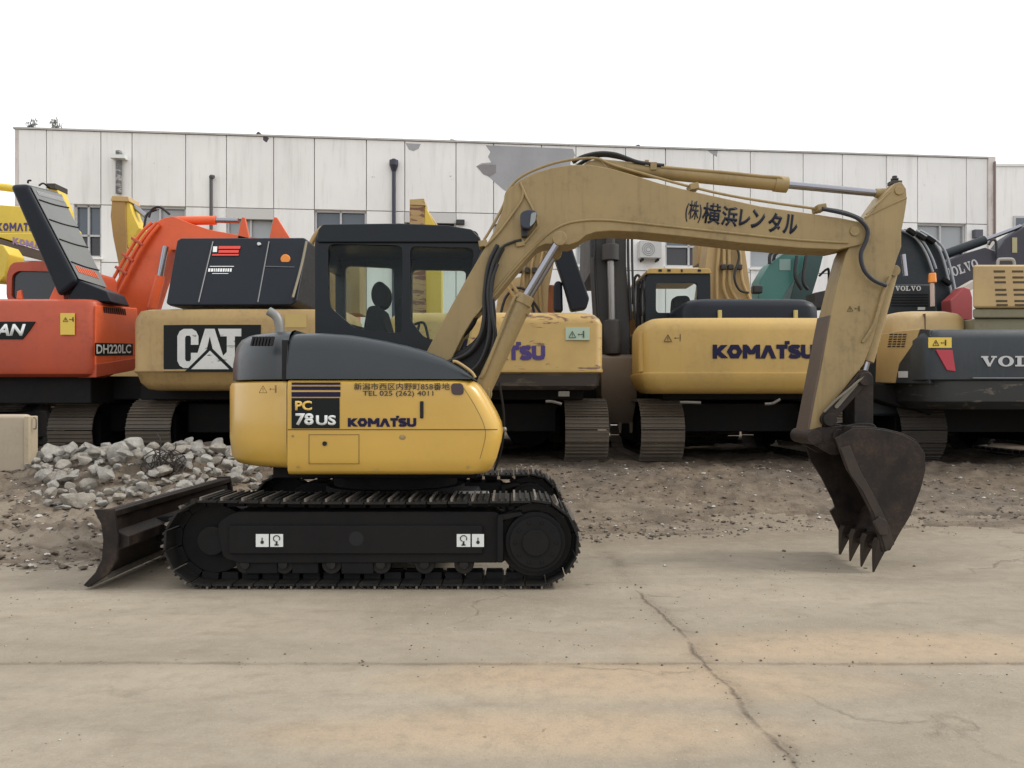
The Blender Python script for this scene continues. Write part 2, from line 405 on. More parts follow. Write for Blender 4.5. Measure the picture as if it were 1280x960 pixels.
# ================================================================== MAIN EXCAVATOR
def main_excavator():
    T=thing('compact_excavator','clean yellow compact excavator parked side-on on the pale road in front of the row','excavator',(-.95,6.56,0))
    # ---- undercarriage
    u0,u1,r=-2.062,.160,.316
    for side,(v0,v1) in enumerate(((5.40,5.86),(7.26,7.72))):
        near=side==0
        b=MB(); belt(b,'x',u0,u1,v0,v1,r,0.0,44,gh=.022,nrib=3,sag=.012,shift=.03*side)
        tr=b.build('track',[STEEL,WORN,BLK],T,0,smooth=0)
        if not near: tr['label']='far side steel track with its front end showing past the house'
        o=v0+.05 if near else v1-.05; s=1 if near else -1
        f=MB()
        f.prism(round_poly([(-1.98,.20),(-2.02,.44),(-1.9,.52),(-.10,.52),(-.06,.46),(-.06,.17),(-.25,.17),(-1.85,.165)],.05),v0+.07,v1-.07)
        f.bx(-1.93,-.2,v0+.045,v1-.045,.235,.43)
        f.prism([(-.1,.50),(.06,.525),(.08,.50),(-.1,.455)],v0+.03,v0+.2)
        f.bx(-.10,-.06,v0+.02,v1-.05,.18,.49)
        f.box(((-1.06),(v0+v1)/2,.14),(.22,.30,.10))
        f.box(((-1.72),(v0+v1)/2,.14),(.22,.28,.10)); f.box(((-1.42),(v0+v1)/2,.14),(.18,.28,.10))
        fr=f.build('track_frame',BLK,tr,.008)
        g=MB(); wheel(g,'x',-1.06,v0+.044,v0+.047,.34,.05,20); g.build('access_hole',DK,tr) if near else None
        sp=MB(); ys=(v0+.06,v1-.06)
        wheel(sp,'x',u1,v0+.14,v1-.14,r,.255,26)
        for k in range(17):
            a=2*PI*k/17; sp.box((u1+.255*math.cos(a),(v0+v1)/2,r+.255*math.sin(a)),(.05,.1,.04),Matrix.Rotation(-a,3,'Y'))
        sp.build('sprocket',STEEL,tr,.004)
        mo=MB(); wheel(mo,'x',u1,v0+.05,v0+.16,r,.205,36); wheel(mo,'x',u1,v0+.03,v0+.05,r,.175,36); wheel(mo,'x',u1,v0+.012,v0+.03,r,.09,24)
        for k in range(10):
            a=2*PI*k/10; mo.cyl((u1+.14*math.cos(a),v0+.018,r+.14*math.sin(a)),(u1+.14*math.cos(a),v0+.035,r+.14*math.sin(a)),.011,n=6)
        mo.build('travel_motor',BLK,tr,.004)
        idl=MB(); wheel(idl,'x',u0,v0+.17,v1-.17,r,.235,36); wheel(idl,'x',u0,v0+.09,v0+.12,r,.10,24); idl.build('idler',BLK,tr,.006)
        for x in (-1.83,-1.57,-1.24,-.9,-.60,-.33):
            rl=MB(); wheel(rl,'x',x,v0+.10,v1-.10,.155,.068,20); wheel(rl,'x',x,v0+.075,v0+.1,.155,.032,14)
            rl.build('roller',STEEL,tr,.004)
        if near:
            yl=v0+.045
            for (px0,px1,kind) in ((320,336,0),(338,354,1),(571,588,1),(590,605,0)):
                d=MB(); xa,xb=XP(px0,yl),XP(px1,yl); za,zb=ZP(683.5,yl),ZP(667.5,yl)
                d.bx(xa,xb,yl-.004,yl-.001,za,zb); xm,zm=(xa+xb)/2,(za+zb)/2
                w=MB()
                if kind:
                    for k in range(10):
                        a=PI*(-.2)+PI*1.4*k/9; a2=PI*(-.2)+PI*1.4*(k+1)/9
                        w.cyl((xm+.022*math.cos(a),yl-.006,zm+.014+.02*math.sin(a)),(xm+.022*math.cos(a2),yl-.006,zm+.014+.02*math.sin(a2)),.0035,n=6)
                    w.bx(xm-.006,xm+.006,yl-.008,yl-.0045,zm-.03,zm-.004); w.bx(xm-.014,xm+.014,yl-.008,yl-.0045,zm-.034,zm-.026)
                else:
                    w.cyl((xm,yl-.007,zm-.012),(xm,yl-.0045,zm-.012),.012,n=10); w.bx(xm-.003,xm+.003,yl-.008,yl-.0045,zm-.01,zm+.02)
                dd=d.build('guide_decal',WHT,tr,smooth=0); 
                w.build('decal_symbol',BLKTXT,tr,smooth=0)
    cb=MB(); cb.prism([(-1.7,.30),(-1.6,.50),(-.3,.50),(-.2,.30)],5.86,7.26)
    cb.cyl((-.95,6.56,.50),(-.95,6.56,.70),.50,.50,40); cb.cyl((-.95,6.56,.54),(-.95,6.56,.60),.56,.56,40)
    cb.build('centre_frame',BLK,T,.01)
    ab=MB(); ab.bx(-.42,-.18,6.05,6.35,.50,.56); ab.build('frame_cover',paint('grey_step_plate',(.3,.3,.29),.5,.4),T,.01)
    # ---- blade
    bl=MB(); y0,y1=5.40,7.64
    prof=[(-2.80,.53),(-2.755,.45),(-2.735,.34),(-2.745,.22),(-2.79,.13),(-2.875,.045),(-2.855,.03),(-2.76,.10),(-2.705,.20),(-2.695,.34),(-2.71,.46),(-2.73,.535)]
    bl.prism(prof,y0,y1)
    bd=bl.build('blade',RUST,T,.006)
    for ya,yb in((y0-.012,y0+.02),(y1-.02,y1+.012)):
        e=MB(); e.prism([(-2.82,.545),(-2.77,.45),(-2.755,.34),(-2.765,.21),(-2.81,.12),(-2.89,.035),(-2.855,.02),(-2.72,.11),(-2.665,.21),(-2.655,.34),(-2.67,.46),(-2.69,.55)],ya,yb); e.build('end_plate',RUST,bd,.005)
    c=MB(); c.prism([(-2.885,.028),(-2.85,.018),(-2.735,.075),(-2.76,.1)],y0+.02,y1-.02); c.build('cutting_edge',WORN,bd,.002)
    h=MB(); h.prism([(-2.695,.40),(-2.60,.36),(-2.60,.29),(-2.695,.25)],y0+.03,y1-.03); h.bx(-2.72,-2.685,y0+.02,y1-.02,.49,.535); h.build('stiffener',RUST,bd,.008)
    for ya in (6.02,6.98):
        a=MB(); a.prism([(-2.68,.40),(-2.1,.47),(-1.6,.46),(-1.6,.28),(-2.1,.27),(-2.68,.22)],ya,ya+.12); a.build('push_arm',BLK,bd,.01)
    lc=MB(); lc.cyl((-2.62,6.56,.42),(-2.2,6.56,.45),.05); lc.cyl((-2.2,6.56,.45),(-1.7,6.56,.47),.03); lc.build('blade_cylinder',BLK,bd)
    # ---- upper structure
    def arc_outline(R_,z,n=28,near=None,frontx=-1.55):
        """tail outline: circle about the swing centre, flat near and far sides"""
        cx,cy=-.95,6.56; pts=[]
        lim=near
        a0=math.asin(min(1,lim/R_))
        for k in range(n+1):
            a=PI-a0+ (2*a0)*k/n
            # superellipse-like fullness on corners
            ca,sa=math.cos(a),-math.sin(a)
            pts.append(Vector((cx+R_*ca, cy-R_*math.sin(a) if False else cy+R_*sa*1.0, z)))
        pts=[p for p in pts]
        pts.append(Vector((frontx,pts[-1].y,z))); pts.insert(0,Vector((frontx,pts[0].y,z)))
        return pts
    def tail(levels,near=1.06,R0=1.26,frontx=-1.55):
        rings=[]
        for z,ins in levels:
            cx,cy=-.95,6.56; R_=R0-ins; lim=near-ins; ring=[]
            n=30
            # rounded tail: ellipse-ish superellipse |x/R|^p+|y/lim|^p=1
            p=2.6
            for k in range(n+1):
                t=-PI/2+PI*k/n
                c_,s_=math.cos(t),math.sin(t)
                x=-(abs(c_)**(2/p))*R_; y=math.copysign(abs(s_)**(2/p),s_)*lim
                xx=cx+x
                if xx>frontx: xx=frontx
                ring.append(Vector((xx,cy+y,z)))
            rings.append(ring)
        return rings
    cw=MB(); cw.loft(tail([(.80,.10),(.815,.05),(.86,.015),(1.0,0),(1.38,0),(1.405,.01),(1.415,.03)]))
    cwo=cw.build('counterweight',Y_MAIN,T,0,smooth=40)
    sk=MB(); sk.bx(-1.75,-.25,5.85,7.3,.71,.80); sk.build('floor_frame',BLK,T,.01)
    # right-hand housing: plan rings with vertical profile
    def side_rings(levels,x0,yf=5.50,yb=6.14):
        rings=[]
        for z,ins,xf in levels:
            a0=x0; b0=yf+ins; ring=[Vector((a0,b0,z))]
            rc=.13; nx=8
            for k in range(1,nx): ring.append(Vector((a0+(xf-rc-a0)*k/nx,b0,z)))
            for k in range(9):
                t=1.5*PI+.5*PI*k/8; ring.append(Vector((xf-rc+rc*math.cos(t),b0+rc+rc*math.sin(t),z)))
            ring.append(Vector((xf,yb,z))); ring.append(Vector((a0,yb,z))); rings.append(ring)
        return rings
    X=lambda px,Y=5.58: XP(px,Y)
    lv=[(.765,.07,X(602)),(.775,.03,X(610)),(.80,.01,X(615)),(.88,0,X(621)),(.98,0,X(626)),(1.05,0,X(628)),(1.12,0,X(625.5)),(1.2,0,X(619)),(1.28,0,X(611)),(1.35,0,X(603)),(1.40,.005,X(596)),(1.42,.03,X(590))]
    hs=MB(); hs.loft(side_rings(lv,-1.545)); ho=hs.build('side_housing',Y_MAIN,T,0,smooth=40)
    # seams on the housing (thin shadow gaps)
    sm=MB()
    sm.bx(-1.54,X(622,5.5),5.4975,5.5,ZP(537.6,5.5),ZP(536.4,5.5))
    sm.build('panel_seam',plain('seam_shadow',(.10,.065,.02),.7),ho,smooth=0)
    dr=MB(); a,b_,t,u=X(386,5.5),X(449,5.5),ZP(543,5.5),ZP(580,5.5)
    for q in ((a,b_,t-.003,t),(a,b_,u,u+.003),(a,a+.003,u,t),(b_-.003,b_,u,t)): dr.bx(q[0],q[1],5.497,5.5,q[2],q[3])
    dr.build('hatch_outline',plain('seam_shadow2',(.12,.08,.025),.7),ho,smooth=0)
    lk=MB(); lk.cyl((XP(406,5.5),5.492,ZP(554.5,5.5)),(XP(406,5.5),5.5,ZP(554.5,5.5)),.016,n=16); lk.build('hatch_lock',DK,ho)
    hn=MB(); hn.bx(XP(525,5.5),XP(529.5,5.5),5.488,5.5,ZP(523,5.5),ZP(501.5,5.5)); hn.build('door_handle',DK,ho,.006)
    lt=MB(); lt.prism(round_poly([XZ(563.5,479,5.495),XZ(579,479,5.495),XZ(580,493.5,5.495),XZ(564.5,493.5,5.495)],.03),5.488,5.503); lt.build('door_latch',plain('latch_dark',(.05,.03,.035),.3),ho,.003)
    ob=MB(); ob.sph((XP(503,5.5),5.5,ZP(546.5,5.5)),.018,(1.3,.3,1)); ob.build('fastener',Y_BOOM,ho)
    sv=MB(); sv.tube([Vector((xf-.115,5.502+.0,z)) for z,ins,xf in lv if .8<z<1.41],.0022,4); sv.build('panel_seam',bpy.data.materials['seam_shadow'],ho)
    for px,py in ((372,584),(470,588),(585,584),(366,545)):
        q=MB(); x_,z_=XZ(px,py,5.5); q.cyl((x_,5.495,z_),(x_,5.5,z_),.008,n=8); q.build('bolt_head',Y_BOOM,ho,smooth=0)
    # decals
    ys=5.4985
    def rect(name,px0,py0,px1,py1,mat,par,y=ys,th=.0022):
        m=MB(); m.bx(XP(px0,y),XP(px1,y),y-th,y,ZP(py1,y),ZP(py0,y)); return m.build(name,mat,par,smooth=0)
    rect('model_plate',364.5,497.5,424.5,535.5,PANELBK,ho)
    for a_,c_ in ((478,481),(483,487.5),(490,496)):
        rect('decal_stripe',364.5,a_,425.5,c_,NAVYTXT,ho)
    def let(body,px0,py0,px1,py1,mat,off=0.0,y=ys-.0022,**k): return lettering(body,XP(px0,y),XP(px1,y),ZP(py1,y),ZP(py0,y),y,mat,ho,off,**k)
    let('PC',369,501,390,513,PCY,.035); let('78',369.5,516.5,392,531.5,WHT,.035); let('US',395,519,420,531.5,WHT,.035)
    def maker(par,px0,py0,px1,py1,y,mat,off=.05):
        yy=y(0) if callable(y) else y
        hgt=py1-py0; 
        strokes('KOMATSU',XP(px0,yy),XP(px1,yy),ZP(py1,yy),ZP(py0,yy),y,mat,par,t=.34,gap=.07)
        q=MB(); cx=px0+(px1-px0)*.725; s_=hgt*.13
        x=XP(cx,yy); z=ZP(py0-hgt*.12,yy); yv=(y(x) if callable(y) else y)
        q.bx(x-s_*.009*yy/9,x+s_*.0016*yy,yv-.003,yv,z-s_*.0008*yy,z+s_*.0011*yy); q.build('lettering_dot',mat,par,smooth=0)
    globals()['maker']=maker
    maker(ho,435,522.5,520,533.5,ys,NAVYTXT,.06)
    let('新潟市西区内野町858番地',442.5,478.5,562,487.5,BLKTXT,.0); let('TEL 025 (262) 4011',453.5,488.5,541.5,496.5,BLKTXT,.0)
    # warning pictogram on counterweight (tilted slightly back, follows body)
    def pict(par,px,py,w,y,mat,sc=1.0):
        """warning triangle with exclamation mark and a striding figure"""
        m=MB(); x0,z0=XZ(px,py,y); k=w
        t=[(0,0),(k,0),(k/2,k*.9)]
        for i in range(3):
            a_,b2=t[i],t[(i+1)%3]; m.cyl((x0+a_[0],y-.003,z0+a_[1]),(x0+b2[0],y-.003,z0+b2[1]),k*.045,n=6)
        m.bx(x0+k*.46,x0+k*.54,y-.006,y-.001,z0+k*.28,z0+k*.6); m.bx(x0+k*.46,x0+k*.54,y-.006,y-.001,z0+k*.12,z0+k*.2)
        fx=x0+k*2.1
        m.cyl((fx,y-.006,z0+k*.85),(fx,y-.001,z0+k*.85),k*.12,n=8); m.bx(fx-k*.1,fx+k*.1,y-.006,y-.001,z0+k*.3,z0+k*.72); m.bx(fx-k*.1,fx-k*.02,y-.006,y-.001,z0,z0+k*.32); m.bx(fx+k*.02,fx+k*.1,y-.006,y-.001,z0,z0+k*.32)
        m.bx(fx-k*.7,fx-k*.15,y-.006,y-.001,z0+k*.42,z0+k*.5); m.prism([(fx-k*.8,z0+k*.46),(fx-k*.62,z0+k*.6),(fx-k*.62,z0+k*.32)],y-.006,y-.001)
        return m.build('warning_symbol',mat,par,smooth=0)
    globals()['pict']=pict
    pw=pict(cwo,324,491,.055,5.555,plain('faint_brown_decal',(.22,.13,.04),.6))
    # ---- hoods
    eh=MB(); eh.loft(tail([(1.425,.03),(1.43,.012),(1.55,.012),(1.68,.035),(1.735,.07),(1.765,.12),(1.782,.2)],near=1.05,R0=1.25,frontx=-1.55))
    eo=eh.build('engine_cover',HOOD,T,0,smooth=45)
    lv2=MB()
    for k in range(7):
        xx=-1.815+k*.022; lv2.prism3([(xx,5.545,1.66),(xx+.012,5.545,1.66),(xx+.022,5.56,1.725),(xx+.010,5.56,1.725)],(0,.05,0))
    lv2.build('vent_slots',DK,eo,smooth=0)
    # side hood over tanks: long dome falling to the front
    top=[(362,418),(372,416.3),(400,415.8),(430,417.5),(455,421),(480,425.5),(505,431),(530,438),(555,448),(575,460),(588,470),(593,475)]
    cols=[]
    rings=[]
    for px,py in top:
        x=XP(px,5.6); zt=ZP(py,5.62); zb=1.428
        hgt=max(zt-zb,.004); y0_=5.515; y1_=6.15; ring=[]
        tum=min(.10,hgt*.45)
        prof=[(y0_,zb),(y0_+.006,zb+hgt*.3),(y0_+.025*min(1,hgt/.3),zb+hgt*.62)]
        rr_=min(.13,hgt*.55)
        for k in range(6):
            t=PI-.5*PI*k/5; prof.append((y0_+.03*min(1,hgt/.3)+rr_+rr_*math.cos(t),zt-rr_+rr_*math.sin(t)*1.0))
        prof+= [(y1_-.04,zt),(y1_,zt-min(.04,hgt*.5)),(y1_,zb)]
        rings.append([Vector((x,a_,b2)) for a_,b2 in prof])
    sh=MB(); sh.loft(rings); so=sh.build('tank_cover',HOOD,T,0,smooth=50)
    gp=MB(); gp.bx(-1.60,-1.545,5.56,6.1,1.43,1.70); gp.build('cover_gap',DK,T)
    gr=MB(); gr.tube([P(566,452,5.6),P(572,453,5.6),P(588,464,5.6),P(594,472,5.6)],.011); gr.build('grab_rail',PIPE_Y,T)
    ex=MB(); Ye=5.9; ex.tube([P(350,420,Ye),P(349,405,Ye),P(345,395,Ye),P(336,389,Ye)],.034,12); ex.build('exhaust_pipe',paint('exhaust_grey',(.22,.22,.21),.5,.3,metal=.4),T)
    fr=MB(); fr.bx(-1.55,-.3,6.15,7.6,.82,1.40); fr.build('cab_floor',Y_MAIN,T,.02)
    ft=MB(); ft.bx(-.75,-.22,6.2,6.72,.78,1.15); ft.build('boom_foot_bracket',BLK,T,.02)
    mr=MB(); mr.tube([P(618,588,6.0),P(627,560,6.0),P(630,520,6.0),P(624,478,6.0)],.008); mr.build('front_rail',BLK,T)
    lm=MB(); lm.sph(P(630,537,6.0),.022); lm.build('front_lamp',WORN,T)
    # ---- cab
    cab=thing('cab',None,None) if False else None
    yn,yf=6.76,7.60
    zc=lambda py:ZP(py,yn); xc=lambda px:XP(px,yn)
    outline=round_poly([(xc(394),1.45),(xc(393.5),zc(300)),(xc(399),zc(284)),(xc(596),zc(288)),(xc(601),zc(302)),(xc(602),zc(322)),(xc(560),zc(436)),(xc(540),1.30),(xc(410),1.30)],.05)
    hole1=round_poly([(xc(410),zc(305)),(xc(503),zc(307)),(xc(503),zc(417)),(xc(444),zc(411)),(xc(411),zc(383))],.06)
    hole2=round_poly([(xc(513),zc(308)),(xc(592),zc(310)),(xc(591),zc(330)),(xc(556),zc(428)),(xc(530),zc(422)),(xc(513),zc(400))],.05)
    co=holed('cab_frame',outline,[hole1,hole2],yn,yn+.06,CABM,T,.012)
    xf_=lambda px:XP(px,yf); zf_=lambda py:ZP(py,yf)
    outf=round_poly([(xc(394),1.45),(xc(393.5),zc(300)),(xc(399),zc(284)),(xc(596),zc(288)),(xc(601),zc(302)),(xc(602),zc(322)),(xc(575),zc(430)),(xc(560),1.15),(xc(394),1.15)],.05)
    h1=round_poly([(xf_(433),zf_(333)),(xf_(493),zf_(336)),(xf_(495),zf_(420)),(xf_(433),zf_(404))],.05)
    h2=round_poly([(xf_(516),zf_(338)),(xf_(583),zf_(339)),(xf_(578),zf_(430)),(xf_(535),zf_(430)),(xf_(516),zf_(415))],.05)
    holed('door_frame',outf,[h1,h2],yf-.06,yf,CABM,co,.012)
    rf=MB(); 
    ro=[(xc(396),zc(300)),(xc(398),zc(287)),(xc(404),zc(280.5)),(xc(500),zc(279.5)),(xc(560),zc(282)),(xc(590),zc(287)),(xc(600),zc(297)),(xc(602),zc(304)),(xc(398),zc(304))]
    rf.prism(ro,yn-.02,yf+.02); rf.build('roof',CABM,co,.045,4)
    rb=MB(); rb.bx(xc(394),xc(394)+.05,yn+.06,yf-.06,1.3,1.75); rb.bx(xc(394),xc(394)+.05,yn+.06,yf-.06,2.45,2.6); rb.build('rear_panel',CABM,co)
    fp=MB(); fp.prism3([(xc(600),yn+.06,zc(306)),(xc(603),yn+.06,zc(322)),(xc(598),yn+.06,zc(322)),(xc(594),yn+.06,zc(306))],(0,yf-yn-.12,0)); fp.build('front_header',CABM,co)
    def pane(name,pts,y,mat=GLASS):
        m=MB(); m.prism(pts,y,y+.005); return m.build(name,mat,co,smooth=0)
    pane('window_pane',hole1,yn+.03); pane('window_pane',hole2,yn+.03); pane('window_pane',h1,yf-.035); pane('window_pane',h2,yf-.035)
    fg=MB(); fg.prism3([(xc(601),yn+.07,zc(322)),(xc(601)+.006,yn+.07,zc(322)),(xc(568)+.006,yn+.07,1.4),(xc(568),yn+.07,1.4)],(0,yf-yn-.14,0)); fg.build('windscreen',GLASS,co,smooth=0)
    sl=MB(); sl.prism(round_poly([(xc(409),zc(303.5)),(xc(504),zc(305.5)),(xc(504),zc(418.5)),(xc(443),zc(412.5)),(xc(409.5),zc(384))],.06),yn+.012,yn+.028)
    st_=MB(); ysx=7.18
    sx=lambda px:XP(px,ysx); sz=lambda py:ZP(py,ysx)
    st_.prism(round_poly([(sx(458),sz(425)),(sx(465),sz(386)),(sx(480),sz(385)),(sx(492),sz(428)),(sx(500),sz(440)),(sx(455),sz(440))],.05),6.95,7.42)
    st_.prism(round_poly([(sx(462),1.55),(sx(530),1.55),(sx(528),1.68),(sx(465),1.70)],.04),6.93,7.44)
    hd=[(sx(477)+.075*math.cos(2*PI*k/20),sz(370)+.115*math.sin(2*PI*k/20)) for k in range(20)]
    st_.prism(hd,7.06,7.32); st_.bx(sx(474),sx(480),7.15,7.22,sz(390),sz(380))
    st_.build('seat',SEATM,co,.025,3)
    cs=MB(); cs.tube([P(519,432,7.0),P(521,418,7.0),P(524,405,7.0)],.012); cs.tube([P(517,406,7.0),P(530,404,7.0),P(536,426,7.0)],.012); cs.bx(XP(512,7),XP(540,7),6.95,7.1,1.45,1.66); cs.build('control_levers',RUB,co)
    # ---- boom
    Yb=6.34; th=.30
    low=[(533,440),(545,417),(560,390),(580,354),(604,313),(618,288),(628,262),(631,246),(636,236),(650,225),(668,216),(690,209.5),(712,206),(735,205.5),(762,210),(790,218),(825,229),(866,239),(950,257.5),(1025,268.5),(1052,272.5),(1074,277),(1085,282),(1089,289),(1086,299),(1076,306),(1048,312),(1000,310),(930,304),(860,296),(800,290),(765,288.5),(745,290),(733,294),(723,302),(712,306),(696,305),(682,305),(672,309),(658,324),(640,345),(622,367),(608,382),(592,398),(578,421),(566,446),(556,462),(540,458)]
    bo=MB(); bo.pp(low,Yb,th); boom=bo.build('boom',Y_BOOM,T,.008)
    # proud side plate (reinforced upper web)
    pl=[(600,340),(624,296),(640,250),(656,232),(690,215),(720,211),(760,214),(850,230),(950,249),(1040,268),(1068,276),(1072,288),(1060,300),(1000,299.5),(900,290),(830,282.5),(780,277),(750,275),(722,276),(700,281),(684,290),(668,303),(640,333),(610,368),(596,385)]
    # flange ridge line
    rg=MB(); pts=[P(a,b_,Yb-.004) for a,b_ in ((596,392),(612,372),(640,338),(664,312),(684,293),(704,281),(726,276),(752,275),(790,278),(850,284.5),(930,293),(1000,300),(1060,303.5))]
    rg.tube(pts,.010,8); rg.tube([p+Vector((0,th+.008,0)) for p in pts],.010,8); rg.build('weld_ridge',Y_BOOM,boom)
    for (px,py,rr_) in ((1068,289,.07),(702,297,.055)):
        bs=MB(); x,z=XZ(px,py,Yb); bs.cyl((x,Yb-.012,z),(x,Yb+th+.012,z),rr_*.55,n=20); bs.build('pivot_boss',Y_BOOM,boom,.003)
    fn=MB(); 
    for dz,dy in ((0,.03),(0,.09)):
        fn.tube([P(a,b_,Yb+dy)+Vector((0,0,dz)) for a,b_ in ((605,300),(616,282),(630,255),(634,240),(650,222),(680,208),(712,200),(745,198),(765,206),(800,216),(850,230),(905,243),(960,252.5),(1028,262))],.011,8)
    fn.tube([P(a,b_,Yb-.012) for a,b_ in ((653,306),(668,288),(672,280),(666,262),(658,246),(650,228))],.010,8)
    fn.tube([P(a,b_,Yb-.012) for a,b_ in ((606,308),(622,292),(640,268),(652,250),(654,236))],.010,8)
    fn.build('boom_pipes',Y_BOOM,boom)
    for a,b_ in ((866,235),(1024,261),(650,306),(604,306)): cl=MB(); cl.box(P(a,b_,Yb+.05),(.07,.14,.05),Matrix.Rotation(R(-10),3,'Y')); cl.build('pipe_clamp',Y_BOOM,boom,.006)
    def hose(pts,r_,par=None,mat=RUB):
        h_=MB(); h_.tube(pts,r_,8); return h_.build('hydraulic_hose',mat,par or boom)
    for k in range(3):
        o_=.055*k
        hose([P(a+2*k,b_,Yb+.03+o_) for a,b_ in ((611,304),(600,322),(595,345),(594,380),(588,405),(570,424),(548,436))],.015)
        hose([P(a+2*k,b_,Yb-.035+o_) for a,b_ in ((622,306),(611,330),(606,365),(605,398),(599,422),(584,442),(556,454))],.017)
        hose([P(a+k*3,b_,Yb-.06+o_) for a,b_ in ((626,310),(616,332),(610,365),(612,400),(609,430),(598,455),(580,470))],.016)
    hose([P(a,b_,Yb-.07) for a,b_ in ((622,330),(614,355),(614,390),(618,415),(614,440),(604,468),(596,480))],.013)
    hose([P(a,b_,Yb-.02) for a,b_ in ((652,300),(640,303),(626,312),(618,340),(614,380),(620,420),(612,450))],.011)
    hose([P(a,b_,Yb+.1) for a,b_ in ((716,203),(728,196),(748,191.5),(770,193),(795,202),(812,205),(830,207))],.016)
    hose([P(a,b_,Yb+.16) for a,b_ in ((722,207),(735,199),(752,194),(775,197),(797,204),(812,207))],.016)
    hb=MB(); hb.prism(round_poly([XZ(a,b_,6.4) for a,b_ in ((548,447),(575,438),(594,425),(604,405),(612,400),(618,425),(612,455),(598,482),(570,480))],.08),6.42,6.6); hb.build('hose_shroud',RUB,T,.03)
    wl=MB(); yw=Yb-.11; wl.prism(round_poly([XZ(a,b_,yw) for a,b_ in ((650,266),(660,261.5),(672,264),(670,276),(663,287),(651,285))],.03),yw-.01,yw+.08); lo_=wl.build('work_lamp',plain('lamp_navy',(.018,.022,.04),.35),boom,.012,3)
    wg=MB(); wg.prism(round_poly([XZ(a,b_,yw-.02) for a,b_ in ((664,266),(671,265),(669,277),(662,284))],.02),yw-.022,yw-.008); wg.build('lamp_lens',plain('lens_grey',(.25,.28,.28),.2),lo_)
    wb=MB(); wb.prism([XZ(a,b_,Yb-.03) for a,b_ in ((651,281),(660,281),(660,296),(652,297))],Yb-.05,Yb+.01); wb.build('lamp_bracket',RUB,lo_,.01)
    # writing on the boom
    def blet(body,px0,py0,px1,py1,off,deg): 
        lettering(body,XP(px0,Yb),XP(px1,Yb),ZP(py1,Yb),ZP(py0,Yb),Yb-.001,plain('boom_decal',(.012,.016,.028),.5,0,.2),boom,off,rot=R(deg))
    cs_=[('(株)',857,251,877,278),('横',878,254,901,280),('浜',902,258,922,283),('レ',924,262,938,283),('ン',939,262,956,286),('タ',960,266,977,291),('ル',979,268,997,293)]
    for c_,a,b_,c2,d2 in cs_: blet(c_,a,b_,c2,d2,{'(株)':.010,'横':.018,'浜':.026}.get(c_,.036),-7)
    # ---- boom cylinders
    for yy,nm in ((6.22,0),(6.82,1)):
        p0=P(600,492,6.25);p1=P(656,372,6.25);p2=P(699,300,6.25)
        for p in (p0,p1,p2): p.y=yy
        p0.y=yy
        c1=MB(); d=(p1-p0).normalized(); c1.cyl(p0,p1,.062,n=24); c1.cyl(p1-d*.06,p1+d*.015,.072,n=24); c1.cyl((p0.x,yy-.05,p0.z),(p0.x,yy+.05,p0.z),.08,n=20)
        q=c1.build('boom_cylinder',Y_BOOM,T,.004)
        r_=MB(); r_.cyl(p1,p2,.031,n=20); r_.build('piston_rod',CHROME,q)
        e_=MB(); e_.cyl((p2.x,yy-.045,p2.z),(p2.x,yy+.045,p2.z),.055,n=20); e_.build('rod_eye',Y_BOOM,q,.004)
        if nm==0:
            t_=MB(); t_.tube([p0+Vector((.0,-.07,.12)),p0+Vector((.05,-.075,.2)),p1+Vector((-.10,-.05,-.05)),p1+Vector((-.05,-.05,0))],.012); t_.build('cylinder_pipe',Y_BOOM,q)
    # ---- arm cylinder
    p0,p1,p2=P(742,207,Yb+.15),P(983,231,Yb+.15),P(1112,243,Yb+.15)
    ac=MB(); ac.cyl(p0,p1,.056,n=24); d=(p1-p0).normalized(); ac.cyl(p1-d*.10,p1+d*.005,.064,n=24); ac.tube([P(a,b_,Yb+.1) for a,b_ in ((826,209),(850,211),(900,215),(950,220),(975,222),(978,226))],.013,8); ac.box(P(816,209,Yb+.12),(.05,.08,.06)); ac.box(P(808,205,Yb+.12),(.03,.06,.05))
    aq=ac.build('arm_cylinder',Y_BOOM,T,.003)
    r_=MB(); r_.cyl(p1,p2,.030,n=20); r_.build('piston_rod',CHROME,aq)
    e_=MB(); e_.cyl(p2-d*.12,p2,.035,.05,n=16); e_.cyl((p2.x,p2.y-.06,p2.z),(p2.x,p2.y+.06,p2.z),.06,n=20); e_.build('rod_eye',Y_BOOM,aq,.003)
    br=MB(); br.pp([(722,212),(735,201),(750,199),(762,212)],Yb+.05,.04); br.pp([(722,212),(735,201),(750,199),(762,212)],Yb+.21,.04); br.build('cylinder_bracket',Y_BOOM,boom,.004)
    # ---- arm
    Ya=6.37; ta=.24
    arm=[(1119,229),(1127,227),(1133,236),(1134,250),(1131,270),(1127,290),(1127,308),(1122,322),(1113,350),(1102,385),(1091,425),(1080,455),(1062,478),(1045,500),(1032,520),(1024,545),(1012,550),(1010,540),(1018,500),(1028,450),(1038,392),(1048,350),(1057,318),(1066,300),(1076,292),(1078,276),(1092,262),(1106,242)]
    am=MB(); am.pp(arm,Ya,ta); ao=am.build('arm',Y_BOOM,T,.008)
    wsf=MB(); a1=[(1039,392),(1037,392),(1009,538),(1011,540)]
    wsf.prism([XZ(a,b_,Ya) for a,b_ in ((1038.2,394),(1036.2,394),(1007.8,541),(1010.5,543))],Ya-.004,Ya+ta+.004); wsf.build('scuffed_face',SCUFF,ao,.002)
    ar=MB(); 
    for pp_ in (((1081,272),(1100,262),(1133,247)),((1083,268),(1100,252),(1112,240))): ar.tube([P(a,b_,Ya-.003) for a,b_ in pp_],.007,6)
    ar.build('weld_ridge',Y_BOOM,ao)
